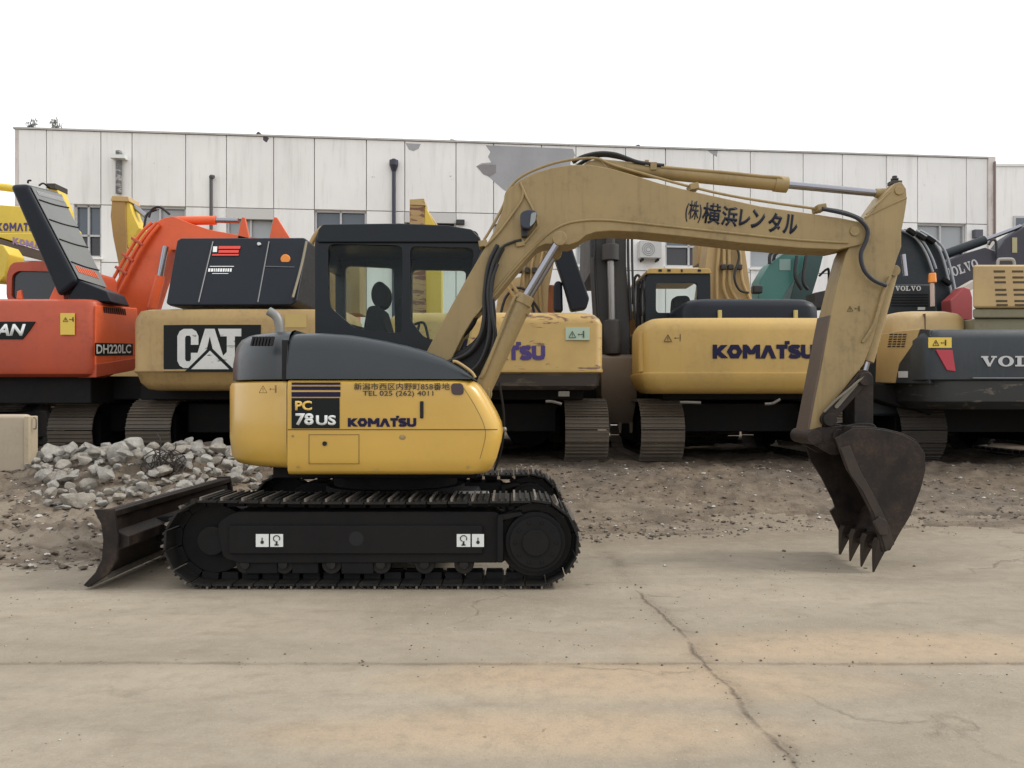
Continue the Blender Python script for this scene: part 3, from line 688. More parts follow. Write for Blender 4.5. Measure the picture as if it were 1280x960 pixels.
    pn=MB(); x,z=XZ(1125,229,Ya); pn.cyl((x-.01,Ya-.012,z-.06),(x-.01,Ya+ta+.012,z-.06),.035,n=20); pn.build('arm_top_pin',Y_BOOM,ao,.004); pn=MB(); pn.cyl((x+.005,Ya+.10,z-.02),(x+.005,Ya+.10,z+.085),.02,n=10); pn.box((x+.005,Ya+.10,z+.025),(.085,.08,.03)); pn.cyl((x+.005,Ya+.10,z+.05),(x+.005,Ya+.10,z+.065),.032,n=8); pn.build('grease_fitting',OLDBLK,ao,.004)
    pict(ao,1059,389,.045,Ya-.001,plain('faint_decal',(.12,.09,.04),.6))
    hh=MB(); hh.tube([P(a,b_,Yb-.03) for a,b_ in ((1028,261),(1052,266),(1072,273),(1084,286),(1083,300),(1076,318),(1080,337),(1092,350),(1108,357))],.017,8); hh.build('arm_hose',RUBW,ao); hh=MB(); hh.tube([P(a,b_,Yb+.08) for a,b_ in ((1028,261),(1056,266),(1078,276),(1088,292),(1087,304),(1080,320),(1084,338),(1096,350),(1110,356))],.017,8); hh.build('arm_hose',RUBW,ao)
    # bucket cylinder
    p0,p1,p2=P(1113,340,Ya+.12),P(1083,452,Ya+.12),P(1076,476,Ya+.12)
    bc=MB(); bc.cyl(p0,p1,.058,n=24); bc.cyl((p0.x,Ya+.04,p0.z),(p0.x,Ya+ta-.04,p0.z),.045,n=20); bc.tube([P(1113,345,Ya-.02),P(1104,365,Ya-.02),P(1092,405,Ya-.02),P(1078,428,Ya-.01)],.012)
    bq=bc.build('bucket_cylinder',Y_BOOM,T,.004)
    r_=MB(); r_.cyl(p1,p2,.032,n=16); r_.build('piston_rod',CHROME,bq)
    # linkage
    lk=MB()
    def bar(px0,py0,px1,py1,w,y,t,m=lk):
        a=Vector(XZ(px0,py0,y));b2=Vector(XZ(px1,py1,y)); d=(b2-a).normalized(); nrm=Vector((-d.y,d.x))*w/2
        pts=[]
        for k in range(9):
            t_=PI/2+PI*k/8; pts.append(a+d*math.cos(t_)*w/2+nrm*math.sin(t_))
        for k in range(9):
            t_=-PI/2+PI*k/8; pts.append(b2+d*math.cos(t_)*w/2+nrm*math.sin(t_))
        m.prism([tuple(p) for p in pts],y,y+t)
    bar(1078,474,1034,524,.10,Ya-.045,.035); bar(1078,474,1034,524,.10,Ya+ta+.01,.035)
    bar(1080,474,1080,546,.15,Ya+.0,.24); 
    for px,py in ((1078,474),(1034,524),(1080,546)): x,z=XZ(px,py,Ya); lk.cyl((x,Ya-.07,z),(x,Ya+ta+.07,z),.055,n=18)
    lk.build('bucket_linkage',RUST,T,.006)
    gr=MB(); bar(1070,480,1046,508,.03,Ya-.06,.012,gr); gr.tube([P(1030,515,Ya-.05),P(1045,500,Ya-.07),P(1062,486,Ya-.07),P(1080,470,Ya-.06)],.010); gr.build('link_hose',plain('dusty_cable',(.16,.14,.11),.7),T)
    # ---- bucket
    yb0,yb1=6.13,6.87; yc=yb0
    xz=lambda a,b_:XZ(a,b_,yc)
    side=[(1044,548),(1058,586),(1073,610),(1088,640),(1097,668),(1103,690),(1113,688),(1124,668),(1138,645),(1151,612),(1157,588),(1156,568),(1146,553),(1128,543),(1108,538),(1086,535),(1068,535)]
    # ears
    sp_=[xz(*p) for p in side]
    bk=MB()
    for ya in (yb0,yb1-.022): bk.prism(sp_,ya,ya+.022)
    shell=[(1103,692),(1116,686),(1126,668),(1140,645),(1153,612),(1159,588),(1158,566),(1147,550),(1129,541),(1108,536),(1086,533),(1067,533),(1060,545)]
    inner=[(1062,549),(1070,539),(1087,539),(1108,542),(1127,547),(1142,556),(1152,570),(1153,588),(1147,611),(1134,643),(1120,665),(1110,681),(1100,686)]
    bk.prism([xz(*p) for p in shell+inner],yb0+.022,yb1-.022)
    bo_=bk.build('bucket',RUST,T,.004)
    for ya in (yb0-.006,yb1-.018):
        ed=MB(); ed.prism([xz(*p) for p in ((1050,560),(1062,592),(1078,614),(1092,642),(1101,668),(1107,690),(1118,680),(1110,655),(1094,622),(1074,586),(1062,556))],ya,ya+.03); ed.build('side_edge',RUSTL,bo_,.004)
    er=MB()
    for ya in (Ya-.05,Ya+ta+.01): er.prism(round_poly([XZ(a,b_,6.37) for a,b_ in ((1010,539),(1020,534),(1050,532),(1075,528),(1092,530),(1096,548),(1070,556),(1040,570),(1026,562),(1009,552))],.04),ya,ya+.035)
    x,z=XZ(1014,546,6.37); er.cyl((x,Ya-.08,z),(x,Ya+ta+.08,z),.06,n=20); er.cyl((x+.2,Ya-.08,z+.01),(x+.2,Ya-.03,z+.01),.055,n=20)
    er.build('bucket_ear',RUST,bo_,.005)
    for ya,lab in ((yb0-.03,0),(yb1-.0,1)):
        cq=MB(); cq.prism([xz(a,b_) for a,b_ in ((1090,652),(1097,645),(1106,650),(1108,668),(1098,668))] if lab==0 else [xz(a,b_) for a,b_ in ((1106,640),(1096,648),(1086,656),(1103,692),(1112,672),(1112,650))],ya,ya+.03); cq.build('side_cutter',RUSTL if lab==0 else RUST,bo_,.004)
    for k in range(4):
        yy=yb0+.045+k*.212
        a=Vector(xz(1108,680));b2=Vector(xz(1097,716)); tpts=[xz(1099,674),xz(1114,672),xz(1110,686),xz(1102,702),xz(1095.5,717.5),xz(1094,717),xz(1094.5,702),xz(1096,682)]
        t_=MB(); n_=len(tpts); cx_=yy; vs=[]
        f=[];
        for s_ in(-1,1):
            for i,(x,z) in enumerate(tpts):
                w_=.042 if i in(0,1,7) else (.03 if i==2 else (.022 if i in (3,6) else .007))
                vs.append((x,cx_+s_*w_,z))
        t_.add(vs,[tuple(range(n_)),tuple(range(2*n_-1,n_-1,-1))]+[(i,(i+1)%n_,n_+(i+1)%n_,n_+i) for i in range(n_)])
        t_.build('tooth',RUSTL,bo_,.004)
    return T
main_excavator()
# ================================================================== GROUND
def sstep(a,b,x):
    t=min(1,max(0,(x-a)/(b-a))); return t*t*(3-2*t)
def edge(x): return 6.25+1.45*sstep(-2.5,3.0,x)+.45*noise.noise(Vector((x*.33,7.7,0)))+.3*noise.noise(Vector((x*.7,3.1,0)))+.15*noise.noise(Vector((x*2.3,9.1,0)))
def base_h(x,y):
    a=sstep(6.6,10.0,y); b=sstep(7.6,10.4,y); k=sstep(-3,1,x)
    return .38*(a*(1-k)+b*k)
def fract(x,y,f,o=4):
    v=0;a=1
    for i in range(o): v+=a*noise.noise(Vector((x*f,y*f,i*7.3)));f*=2.1;a*=.5
    return v
def bump_h(x,y):
    d=((x+4.4)/1.9)**2+((y-9.45)/1.05)**2
    d2=((x-2.0)/1.6)**2+((y-7.0)/.35)**2
    return .17*math.exp(-d*1.1)-.055*math.exp(-((x-2.8)/.9)**2-((y-6.4)/.65)**2)
def ground_h(x,y):
    e=edge(x); k=sstep(e-.8,e+1.0,y+.5*noise.noise(Vector((x*1.3,y*3,5)))); far=1-sstep(12,20,y)
    lf=1-sstep(-3.2,-.5,x); n=fract(x,y,.9,3)*.05+abs(fract(x,y,3.2,4))*(.045+.05*lf)+max(0,fract(x,y,7,3)-.15)*(.05+.07*lf)
    rut=.03*math.sin((y-edge(x)*.4)*7+1.2*noise.noise(Vector((x*.5,0,2))))*sstep(6.4,7,y)*(1-sstep(8.2,8.9,y))*sstep(-1,1.5,x)
    return base_h(x,y)+bump_h(x,y)-.03+k*(.04+ (n+rut)*(.35+.65*far))
def axis(segs):
    out=[segs[0][0]]
    for a,b,st in segs:
        n=max(1,round((b-a)/st)); out+=[a+(b-a)*i/n for i in range(1,n+1)]
    return out
def sheet(name,xs,ys,fn,mat):
    nx,ny=len(xs),len(ys); vs=[(x,y,fn(x,y)) for y in ys for x in xs]
    fs=[(j*nx+i,j*nx+i+1,(j+1)*nx+i+1,(j+1)*nx+i) for j in range(ny-1) for i in range(nx-1)]
    me=bpy.data.meshes.new(name); me.from_pydata(vs,[],fs); me.shade_smooth(); me.materials.append(mat)
    o=bpy.data.objects.new(name,me); COL.objects.link(o); return o
def dirt_mat():
    m,nt,b=_mat('churned_dirt'); v=coords(nt)
    sp=nt.nodes.new('ShaderNodeSeparateXYZ'); nt.links.new(v,sp.inputs[0])
    n1=noise_n(nt,.55,5,.6,v,.4); n2=noise_n(nt,5,8,.7,v); n3=noise_n(nt,38,4,.7,v)
    vs=coords(nt,(.35,2.2,1)); n4=noise_n(nt,1.6,5,.6,vs,.3)
    c=mixc(nt,ramp(nt,n2,[(.3,0),(.7,1)]),(.092,.070,.051),(.25,.20,.148))
    c=mixc(nt,ramp(nt,n1,[(.42,0),(.62,1)]),c,mixc(nt,ramp(nt,n2,[(.3,0),(.7,1)]),(.072,.058,.047),(.185,.152,.12)))
    # packed pale wheel streaks nearer the road
    near=ramp(nt,math_n(nt,'ADD',math_n(nt,'MULTIPLY',sp.outputs[1],-.35),3.55),[(.25,0),(.8,1)])
    c=mixc(nt,math_n(nt,'MULTIPLY',near,ramp(nt,n4,[(.42,0),(.6,.85)])),c,(.29,.245,.19))
    c=mixc(nt,ramp(nt,n3,[(.64,0),(.74,.35)]),c,(.33,.29,.24))
    c=mixc(nt,ramp(nt,n3,[(.26,.6),(.38,0)]),c,(.06,.05,.042))
    nt.links.new(c,b.inputs['Base Color']); b.inputs['Roughness'].default_value=.95; b.inputs['Specular IOR Level'].default_value=.15
    bump(nt,b,math_n(nt,'ADD',n2,math_n(nt,'MULTIPLY',n3,.6)),.9,.03); return m
def road_mat():
    m,nt,b=_mat('dusty_concrete'); v=coords(nt)
    sp=nt.nodes.new('ShaderNodeSeparateXYZ'); nt.links.new(v,sp.inputs[0]); x,y=sp.outputs[0],sp.outputs[1]
    vw=coords(nt,(.42,1.0,1)); vw2=coords(nt,(1.1,2.4,1))
    a=noise_n(nt,1.1,6,.6,vw,.35); s2=noise_n(nt,2.2,6,.65,vw2,.4); f=noise_n(nt,9,8,.72,v); g=noise_n(nt,70,4,.7,v); big=noise_n(nt,.35,3,.5,v)
    c=mixc(nt,ramp(nt,a,[(.32,0),(.66,1)]),(.258,.222,.170),(.352,.305,.234))
    c=mixc(nt,ramp(nt,s2,[(.48,0),(.75,.4)]),c,(.36,.32,.25))
    c=mixc(nt,ramp(nt,s2,[(.30,.5),(.46,0)]),c,(.205,.168,.124))
    lg=noise_n(nt,.9,7,.68,coords(nt,(.35,1.2,1)),.6); c=mixc(nt,ramp(nt,lg,[(.28,.45),(.50,0)]),c,(.235,.195,.145)); c=mixc(nt,ramp(nt,lg,[(.56,0),(.74,.5)]),c,(.41,.345,.255))
    # tan clay spread round the slab joint on the right
    def blob(cx,cy,rx,ry):
        u=math_n(nt,'DIVIDE',math_n(nt,'SUBTRACT',x,cx),rx); w_=math_n(nt,'DIVIDE',math_n(nt,'SUBTRACT',y,cy),ry)
        return math_n(nt,'ADD',math_n(nt,'MULTIPLY',u,u),math_n(nt,'MULTIPLY',w_,w_))
    tot=None
    for q in ((.5,3.66,1.0,.24),(1.9,4.15,1.1,.26),(.1,3.1,.9,.2)):
        d=ramp(nt,math_n(nt,'ADD',math_n(nt,'MULTIPLY',blob(*q),.5),math_n(nt,'MULTIPLY',math_n(nt,'SUBTRACT',a,.5),1.4)),[(.10,.7),(.95,0)])
        tot=d if tot is None else math_n(nt,'MAXIMUM',tot,d)
    c=mixc(nt,math_n(nt,'MULTIPLY',tot,ramp(nt,f,[(.3,.7),(.6,1)])),c,(.43,.32,.21))
    # soil trodden onto the slab near its ragged edge, and grey tyre-polished sweeps
    ed=math_n(nt,'ADD',math_n(nt,'MULTIPLY',math_n(nt,'SUBTRACT',y,math_n(nt,'ADD',math_n(nt,'MULTIPLY',x,.16),6.35)),.55),math_n(nt,'MULTIPLY',math_n(nt,'SUBTRACT',lg,.5),1.5))
    soil=math_n(nt,'MULTIPLY',ramp(nt,ed,[(-.0,0),(.5,.85)]),ramp(nt,f,[(.25,.55),(.6,1)])); c=mixc(nt,soil,c,mixc(nt,ramp(nt,f,[(.35,0),(.65,1)]),(.13,.10,.075),(.25,.205,.15)))
    rad=nt.nodes.new('ShaderNodeVectorMath'); rad.operation='DISTANCE'; rad.inputs[1].default_value=(-2.5,22,0); nt.links.new(v,rad.inputs[0])
    sw=math_n(nt,'SINE',math_n(nt,'ADD',math_n(nt,'MULTIPLY',rad.outputs['Value'],4.2),math_n(nt,'MULTIPLY',a,3.0)))
    c=mixc(nt,math_n(nt,'MULTIPLY',ramp(nt,sw,[(.55,0),(1,.35)]),ramp(nt,lg,[(.4,.2),(.6,1)])),c,(.22,.185,.14))
    # joints
    wob=math_n(nt,'MULTIPLY',math_n(nt,'SUBTRACT',noise_n(nt,1.7,6,.62,v),.5),.34); wob2=math_n(nt,'MULTIPLY',math_n(nt,'SUBTRACT',noise_n(nt,4,6,.7,v),.5),.10)
    def line(coord,pos,wd,wb,soft):
        d=math_n(nt,'ABSOLUTE',math_n(nt,'ADD',math_n(nt,'SUBTRACT',coord,pos),wb))
        return ramp(nt,math_n(nt,'DIVIDE',d,wd),[(0.12,soft),(1,0)])
    xs_=math_n(nt,'ADD',x,math_n(nt,'MULTIPLY',y,.055))
    j1=line(y,3.90,.035,math_n(nt,'MULTIPLY',wob2,.5),.7); j2=math_n(nt,'MULTIPLY',line(xs_,1.14,.024,math_n(nt,'MULTIPLY',wob,.55),.9),ramp(nt,math_n(nt,'SUBTRACT',6.0,y),[(.1,.15),(.9,1)]))
    j2b=line(xs_,1.16,.14,math_n(nt,'MULTIPLY',wob,.55),.55); j1b=line(y,3.90,.13,wob2,.35)
    # hairline cracks
    vo=nt.nodes.new('ShaderNodeTexVoronoi'); vo.feature='DISTANCE_TO_EDGE'; vo.inputs['Scale'].default_value=.42
    dv=nt.nodes.new('ShaderNodeVectorMath'); dv.operation='ADD'; nz=nt.nodes.new('ShaderNodeTexNoise'); nz.inputs['Scale'].default_value=1.6; nz.inputs['Detail'].default_value=7
    nt.links.new(v,nz.inputs['Vector']); sc=nt.nodes.new('ShaderNodeVectorMath'); sc.operation='SCALE'; sc.inputs[3].default_value=1.1; nt.links.new(nz.outputs['Color'],sc.inputs[0]); nt.links.new(v,dv.inputs[0]); nt.links.new(sc.outputs[0],dv.inputs[1]); nt.links.new(dv.outputs[0],vo.inputs['Vector'])
    cr=math_n(nt,'MULTIPLY',ramp(nt,vo.outputs['Distance'],[(0,.6),(.012,0)]),ramp(nt,big,[(.5,0),(.6,1)]))
    jt=math_n(nt,'MAXIMUM',math_n(nt,'MAXIMUM',j1,j2),math_n(nt,'MAXIMUM',math_n(nt,'MULTIPLY',math_n(nt,'MAXIMUM',j2b,j1b),ramp(nt,f,[(.4,0),(.62,1)])),cr))
    brk=ramp(nt,noise_n(nt,3.1,5,.65,v),[(.36,.25),(.58,1)])
    jt=math_n(nt,'MULTIPLY',jt,brk)
    c=mixc(nt,jt,c,(.135,.105,.075))
    c=mixc(nt,ramp(nt,f,[(.33,.35),(.52,0)]),c,(.21,.175,.13)); c=mixc(nt,ramp(nt,f,[(.55,0),(.72,.2)]),c,(.43,.37,.28))
    pit=ramp(nt,noise_n(nt,4.2,8,.75,coords(nt,(.6,1.2,1)),.8),[(.665,0),(.71,.65)]); c=mixc(nt,pit,c,(.16,.13,.10))
    c=mixc(nt,ramp(nt,g,[(.58,0),(.75,.4)]),c,(.50,.44,.34)); g2=noise_n(nt,170,3,.7,v); c=mixc(nt,ramp(nt,g2,[(.30,.45),(.44,0)]),c,(.15,.125,.095)); c=mixc(nt,ramp(nt,g,[(.26,.5),(.40,0)]),c,(.17,.14,.105))
    nt.links.new(c,b.inputs['Base Color']); b.inputs['Roughness'].default_value=.9; b.inputs['Specular IOR Level'].default_value=.25
    h=math_n(nt,'SUBTRACT',math_n(nt,'ADD',math_n(nt,'MULTIPLY',f,.6),math_n(nt,'MULTIPLY',g,.25)),math_n(nt,'ADD',math_n(nt,'MULTIPLY',jt,1.2),pit))
    bump(nt,b,h,.8,.016); return m
gx=axis([(-600,-60,60),(-60,-20,4),(-20,-9,.5),(-9,9,.045),(9,20,.5),(20,60,4),(60,600,60)])
gy=axis([(-60,-6,6),(-6,5.4,1.2),(5.4,10.6,.045),(10.6,13,.12),(13,20,.5),(20,60,4),(60,600,60)])
structure(sheet('ground',gx,gy,ground_h,dirt_mat()))
rx=axis([(-60,-9,3),(-9,9,.09),(9,60,3)]); ry=axis([(-6,1,1),(1,9.0,.07)])
def road_h(x,y): return base_h(x,y)+bump_h(x,y)+.003+.006*fract(x,y,.8,2)*sstep(0,.6,abs(y-6.5)-1.0)-.0
structure(sheet('road',rx,ry,road_h,road_mat()))
# loose stones
def stone_verts(r,rnd,flat=.7):
    base=[(1,0,0),(-1,0,0),(0,1,0),(0,-1,0),(0,0,1),(0,0,-1),(.62,.62,.5),(-.62,.62,.5),(.62,-.62,.5),(-.62,-.62,.5)]
    a=rnd.uniform(0,6.28); out=[]
    for x,y,z in base:
        k=rnd.uniform(.65,1.2)*r; X=x*math.cos(a)-y*math.sin(a); Y=x*math.sin(a)+y*math.cos(a); out.append(Vector((X*k*rnd.uniform(.9,1.3),Y*k,z*k*flat)))
    return out
STF=[(4,6,7),(4,7,9),(4,9,8),(4,8,6),(6,2,7),(7,1,9),(9,3,8),(8,0,6),(6,0,2),(7,2,1),(9,1,3),(8,3,0),(5,2,0),(5,1,2),(5,3,1),(5,0,3)]
rn=random.Random(3); gm=MB()
for i in range(9000):
    y=rn.uniform(5.9,10.9); x=rn.uniform(-.68,.68)*y
    if y<edge(x)-.15 and rn.random()<.985: continue
    if noise.noise(Vector((x*.8,y*1.1,4)))<-.25 and rn.random()<.7: continue
    r=rn.choice((.004,.005,.006,.008,.01,.012,.018))*rn.uniform(.7,1.5)*(1.5 if x<-2 else 1)
    z=max(ground_h(x,y),road_h(x,y) if y<9 else -9); gm.add([p+Vector((x,y,z+r*.25)) for p in stone_verts(r,rn)],STF,rn.choice((0,0,1,1,1,1,1,2)))
gmats=[paint('gravel_grey',(.20,.18,.155),.9,.3,spec=.2),paint('gravel_brown',(.13,.105,.083),.9,.3,spec=.2),paint('gravel_white',(.5,.48,.44),.9,.3,spec=.2)]
for i in range(1300):
    y=rn.uniform(2.6,6.6); x=rn.uniform(-.68,.68)*y
    if noise.noise(Vector((x*.9,y*.9,1.5)))<-.02: continue
    r=rn.choice((.002,.0025,.003,.004,.005))*rn.uniform(.8,1.3); gm.add([p+Vector((x,y,road_h(x,y)+r*.3)) for p in stone_verts(r,rn)],STF,rn.choice((0,1,1,2)))
for i in range(90):
    y=rn.uniform(2.5,5.6); x=1.14-.055*y+rn.gauss(0,.05)+.03*math.sin(y*5)
    if rn.random()<.4: y=3.9+rn.gauss(0,.03); x=rn.uniform(-2.4,2.6)
    r=rn.choice((.0025,.003,.004,.005,.007))*rn.uniform(.8,1.3); gm.add([p+Vector((x,y,road_h(x,y)+r*.3)) for p in stone_verts(r,rn)],STF,rn.choice((0,1,1,1)))
go=gm.build('gravel',gmats,None,smooth=0); tag(go,'loose gravel and small stones strewn over the churned dirt','gravel',kind='stuff')
for i,(px,py,w_) in enumerate(((800,607,.10),(1120,700,.06),(862,594,.08))):
    pass
# ------------------------------------------------------------------ rubble heap
def rock_mesh(k):
    rnd=random.Random(k*13+5); bm=bmesh.new(); bmesh.ops.create_icosphere(bm,subdivisions=3,radius=1)
    off=Vector((k*5.1,k*3.3,0))
    for v in bm.verts:
        v.co*=1+.28*noise.noise(v.co*1.1+off)
    for q in range(13):
        nrm=Vector((rnd.gauss(0,1),rnd.gauss(0,1),rnd.gauss(0,1))).normalized(); d=rnd.uniform(.5,.8)
        for v in bm.verts:
            t=v.co.dot(nrm)-d
            if t>0: v.co-=nrm*t*.985
    for v in bm.verts: v.co+=v.co.normalized()*(.05*noise.noise(v.co*4+off)+.03*noise.noise(v.co*9+off))
    sc=(rnd.uniform(.9,1.35),rnd.uniform(.75,1.1),rnd.uniform(.55,.85))
    for v in bm.verts: v.co=Vector((v.co.x*sc[0],v.co.y*sc[1],v.co.z*sc[2]))
    me=bpy.data.meshes.new('rock'); bm.to_mesh(me); bm.free(); me.shade_smooth(); me.set_sharp_from_angle(angle=R(28)); return me
def rock_mat(name,a,b2):
    m,nt,b=_mat(name); v=coords(nt); n=noise_n(nt,2.2,8,.7,v); g=noise_n(nt,16,5,.7,v)
    c=mixc(nt,ramp(nt,n,[(.35,0),(.65,1)]),a,b2); c=mixc(nt,ramp(nt,g,[(.60,0),(.75,.4)]),c,(.22,.195,.165))
    nt.links.new(c,b.inputs['Base Color']); b.inputs['Roughness'].default_value=.92; b.inputs['Specular IOR Level'].default_value=.2; bump(nt,b,math_n(nt,'ADD',n,g),.7,.12); return m
RM=[rock_mat('broken_concrete',(.44,.42,.375),(.66,.635,.58)),rock_mat('dusty_concrete_lump',(.40,.365,.31),(.60,.55,.48)),rock_mat('grey_stone',(.34,.32,.285),(.54,.515,.47))]
rms=[]
for k in range(9):
    me=rock_mesh(k); me.materials.append(RM[k%3 if k<8 else 0]); rms.append(me)
rn=random.Random(11); n=0; placed=[]
def put_rock(x,y,s,lift=0,k=None,label='pale jagged lump of broken concrete in the rubble heap behind the blade',grp='concrete lumps in the rubble heap'):
    me=rms[rn.randrange(9) if k is None else k]; o=bpy.data.objects.new('rock',me); COL.objects.link(o)
    o.location=(x,y,ground_h(x,y)+s*.35+lift); o.scale=(s,s,s); o.rotation_euler=(rn.uniform(-.5,.5),rn.uniform(-.5,.5),rn.uniform(0,6.28))
    o['label']=label;o['category']='rock'
    if grp:o['group']=grp
tries=0
while n<200 and tries<20000:
    tries+=1
    px=rn.uniform(42,322); y=rn.uniform(8.25,10.3); x=XP(px,y)
    if x<-5.75 and y>9: pass
    d=((x+4.2)/1.95)**2+((y-9.5)/1.15)**2
    if d>1.15: continue
    s=rn.choice((.05,.06,.07,.08,.09,.10,.12,.155))*rn.uniform(.85,1.15)*(1.1-.3*d)
    if any((x-a)**2+(y-b)**2<((s+c)*.64)**2 for a,b,c in placed): continue
    placed.append((x,y,s)); put_rock(x,y,s,lift=rn.uniform(0,.07)+.05*(1-d)); n+=1
tries=0; k2=0
while k2<85 and tries<9000:
    tries+=1; y=rn.uniform(7.9,9.9); x=XP(rn.uniform(35,325),y); d=((x+4.2)/2.1)**2+((y-9.2)/1.35)**2
    if d>1.1: continue
    s=rn.uniform(.035,.075)
    if any((x-a)**2+(y-b_)**2<((s+c)*.6)**2 for a,b_,c in placed): continue
    placed.append((x,y,s)); put_rock(x,y,s,lift=.01); k2+=1
for (px,py,Y,s,lab) in ((95,638,8.1,.15,'rounded pale lump lying alone in the dirt in front of the heap'),(62,607,8.7,.10,None),(110,598,8.5,.12,None),(150,628,8.0,.05,None),(163,630,7.9,.05,None)):
    if lab: put_rock(XP(px,Y),Y,s,0,1,lab,None)
    else: put_rock(XP(px,Y),Y,s)
# rebar tangle
rb=MB(); rn2=random.Random(5); c0=P(203,592,8.9)
for q in range(16):
    a=rn2.uniform(0,6.28); pts=[]
    for k in range(7):
        a+=rn2.uniform(.5,1.1); rr=rn2.uniform(.03,.26)
        pts.append(c0+Vector((math.cos(a)*rr,rn2.uniform(-.1,.1),math.sin(a)*rr*.9+.06)))
    rb.tube(pts,.0055,5,smooth=4)
rb.tube([c0,c0+Vector((-.03,0,.2)),c0+Vector((-.02,0,.36)),c0+Vector((-.06,0,.44))],.008,6); rb.tube([c0,c0+Vector((.06,0,.2)),c0+Vector((.14,0,.27)),c0+Vector((.15,0,.34))],.007,6)
tag(rb.build('rebar_tangle',paint('old_rebar',(.035,.028,.025),.8,.4),None,origin=c0),'tangle of dark bent rebar wire sticking out of the rubble','scrap wire')
# concrete block at the left edge
Yb=9.2; T=thing('concrete_barrier','pale tan concrete block at the left frame edge beside the rubble','concrete block',(XP(-10,Yb),Yb,ground_h(XP(0,Yb),Yb)-.1))
cm=paint('cast_concrete',(.44,.37,.28),.85,.35,(.2,.17,.13),spec=.2,bumpy=.3)
m=MB(); m.bx(XP(-190,Yb),XP(33,Yb),Yb,Yb+.14,.15,ZP(518,Yb)); m.build('block_body',cm,T,.05,3)
m=MB(); m.bx(XP(33.5,Yb),XP(40,Yb),Yb-.06,Yb+.12,.12,ZP(520,Yb)); e=m.build('end_board',paint('board_tan',(.44,.37,.26),.8,.4),T,.01)
m=MB(); m.tube([P(42,522,Yb),P(45,524,Yb),P(45,535,Yb),P(42,536,Yb)],.008,6); m.build('wire_loop',WORN,e)

# ================================================================== BACKGROUND MACHINES
GZ=.37
def bg_tracks(T,centres,Yf,w=.60,r=.46,L=3.6,mat=SHOE,gz=GZ,dark=SHOED,n=44):
    for c in centres:
        m=MB(); belt(m,'y',Yf+r,Yf+L-r,c-w/2,c+w/2,r,gz,n,gh=.026,nrib=3)
        t=m.build('track',[mat,mat,dark],T,smooth=0)
        f=MB(); f.bx(c-w*.32,c+w*.32,Yf+r,Yf+L-r,gz+.25,gz+r*2-.22); wheel(f,'y',Yf+r,c-w*.2,c+w*.2,gz+r,r-.1,24); wheel(f,'y',Yf+L-r,c-w*.2,c+w*.2,gz+r,r-.1,24); f.build('track_frame',BLK,t,.02)
def under(T,cx,Y,gap,zt,gz=GZ):
    m=MB(); m.bx(cx-gap,cx+gap,Y+.9,Y+3.6,gz+.44,gz+.85); m.cyl((cx,Y+2.3,gz+.85),(cx,Y+2.3,gz+1.0),.6,n=28); m.bx(cx-1.2,cx+1.2,Y+.45,Y+3.8,gz+.90,zt); m.build('revolving_frame',BLK,T,.02)
def cw(T,x0,x1,y0,dep,zb,zt,mat,levels=None,rc=.22,bulge=.06,name='counterweight'):
    m=MB(); lv=levels or [(zb,.14),(zb+.03,.07),(zb+.10,.0),(zt-.12,0),(zt-.04,.03),(zt-.008,.08),(zt,.13)]
    m.loft(plan_rings(x0,x1,y0,y0+dep,lv,rc=rc,bulge=bulge)); return m.build(name,mat,T,smooth=38)
def cwy(x0,x1,y0,bulge): 
    cx=(x0+x1)/2;hw=(x1-x0)/2
    return lambda x:y0+bulge*((x-cx)/hw)**2-.004
def pxm(T,name,pts,Y,dep,mat,bev=.01,seg=2):
    m=MB(); m.pp(pts,Y,dep); return m.build(name,mat,T,bev,seg)
def pipes(T,name,lines,r,mat,n=8):
    for ln in lines:
        m=MB(); m.tube([P(*p) for p in ln],r,n); m.build(name,mat,T)
def dots(T,name,rects,y,mat,dep=.02,bev=0):
    m=MB()
    for x0,y0,x1,y1 in rects: m.bx(XP(x0,y),XP(x1,y),y-dep,y,ZP(y1,y),ZP(y0,y))
    return m.build(name,mat,T,bev,smooth=0)
def generic_body(T,cx,Y,mat,zt=2.5,wd=1.3,gz=GZ,tm=SHOED):
    """house, counterweight and tracks of a machine mostly hidden behind others"""
    cw(T,cx-wd,cx+wd,Y,.7,gz+1.1,zt,mat); under(T,cx,Y,.75,gz+1.18,gz); bg_tracks(T,(cx-1.1,cx+1.1),Y+.7,mat=tm,n=30,gz=gz)
    m=MB(); m.bx(cx-wd+.03,cx+wd-.03,Y+.7,Y+3.3,gz+1.05,zt-.15); m.build('engine_house',mat,T,.05)

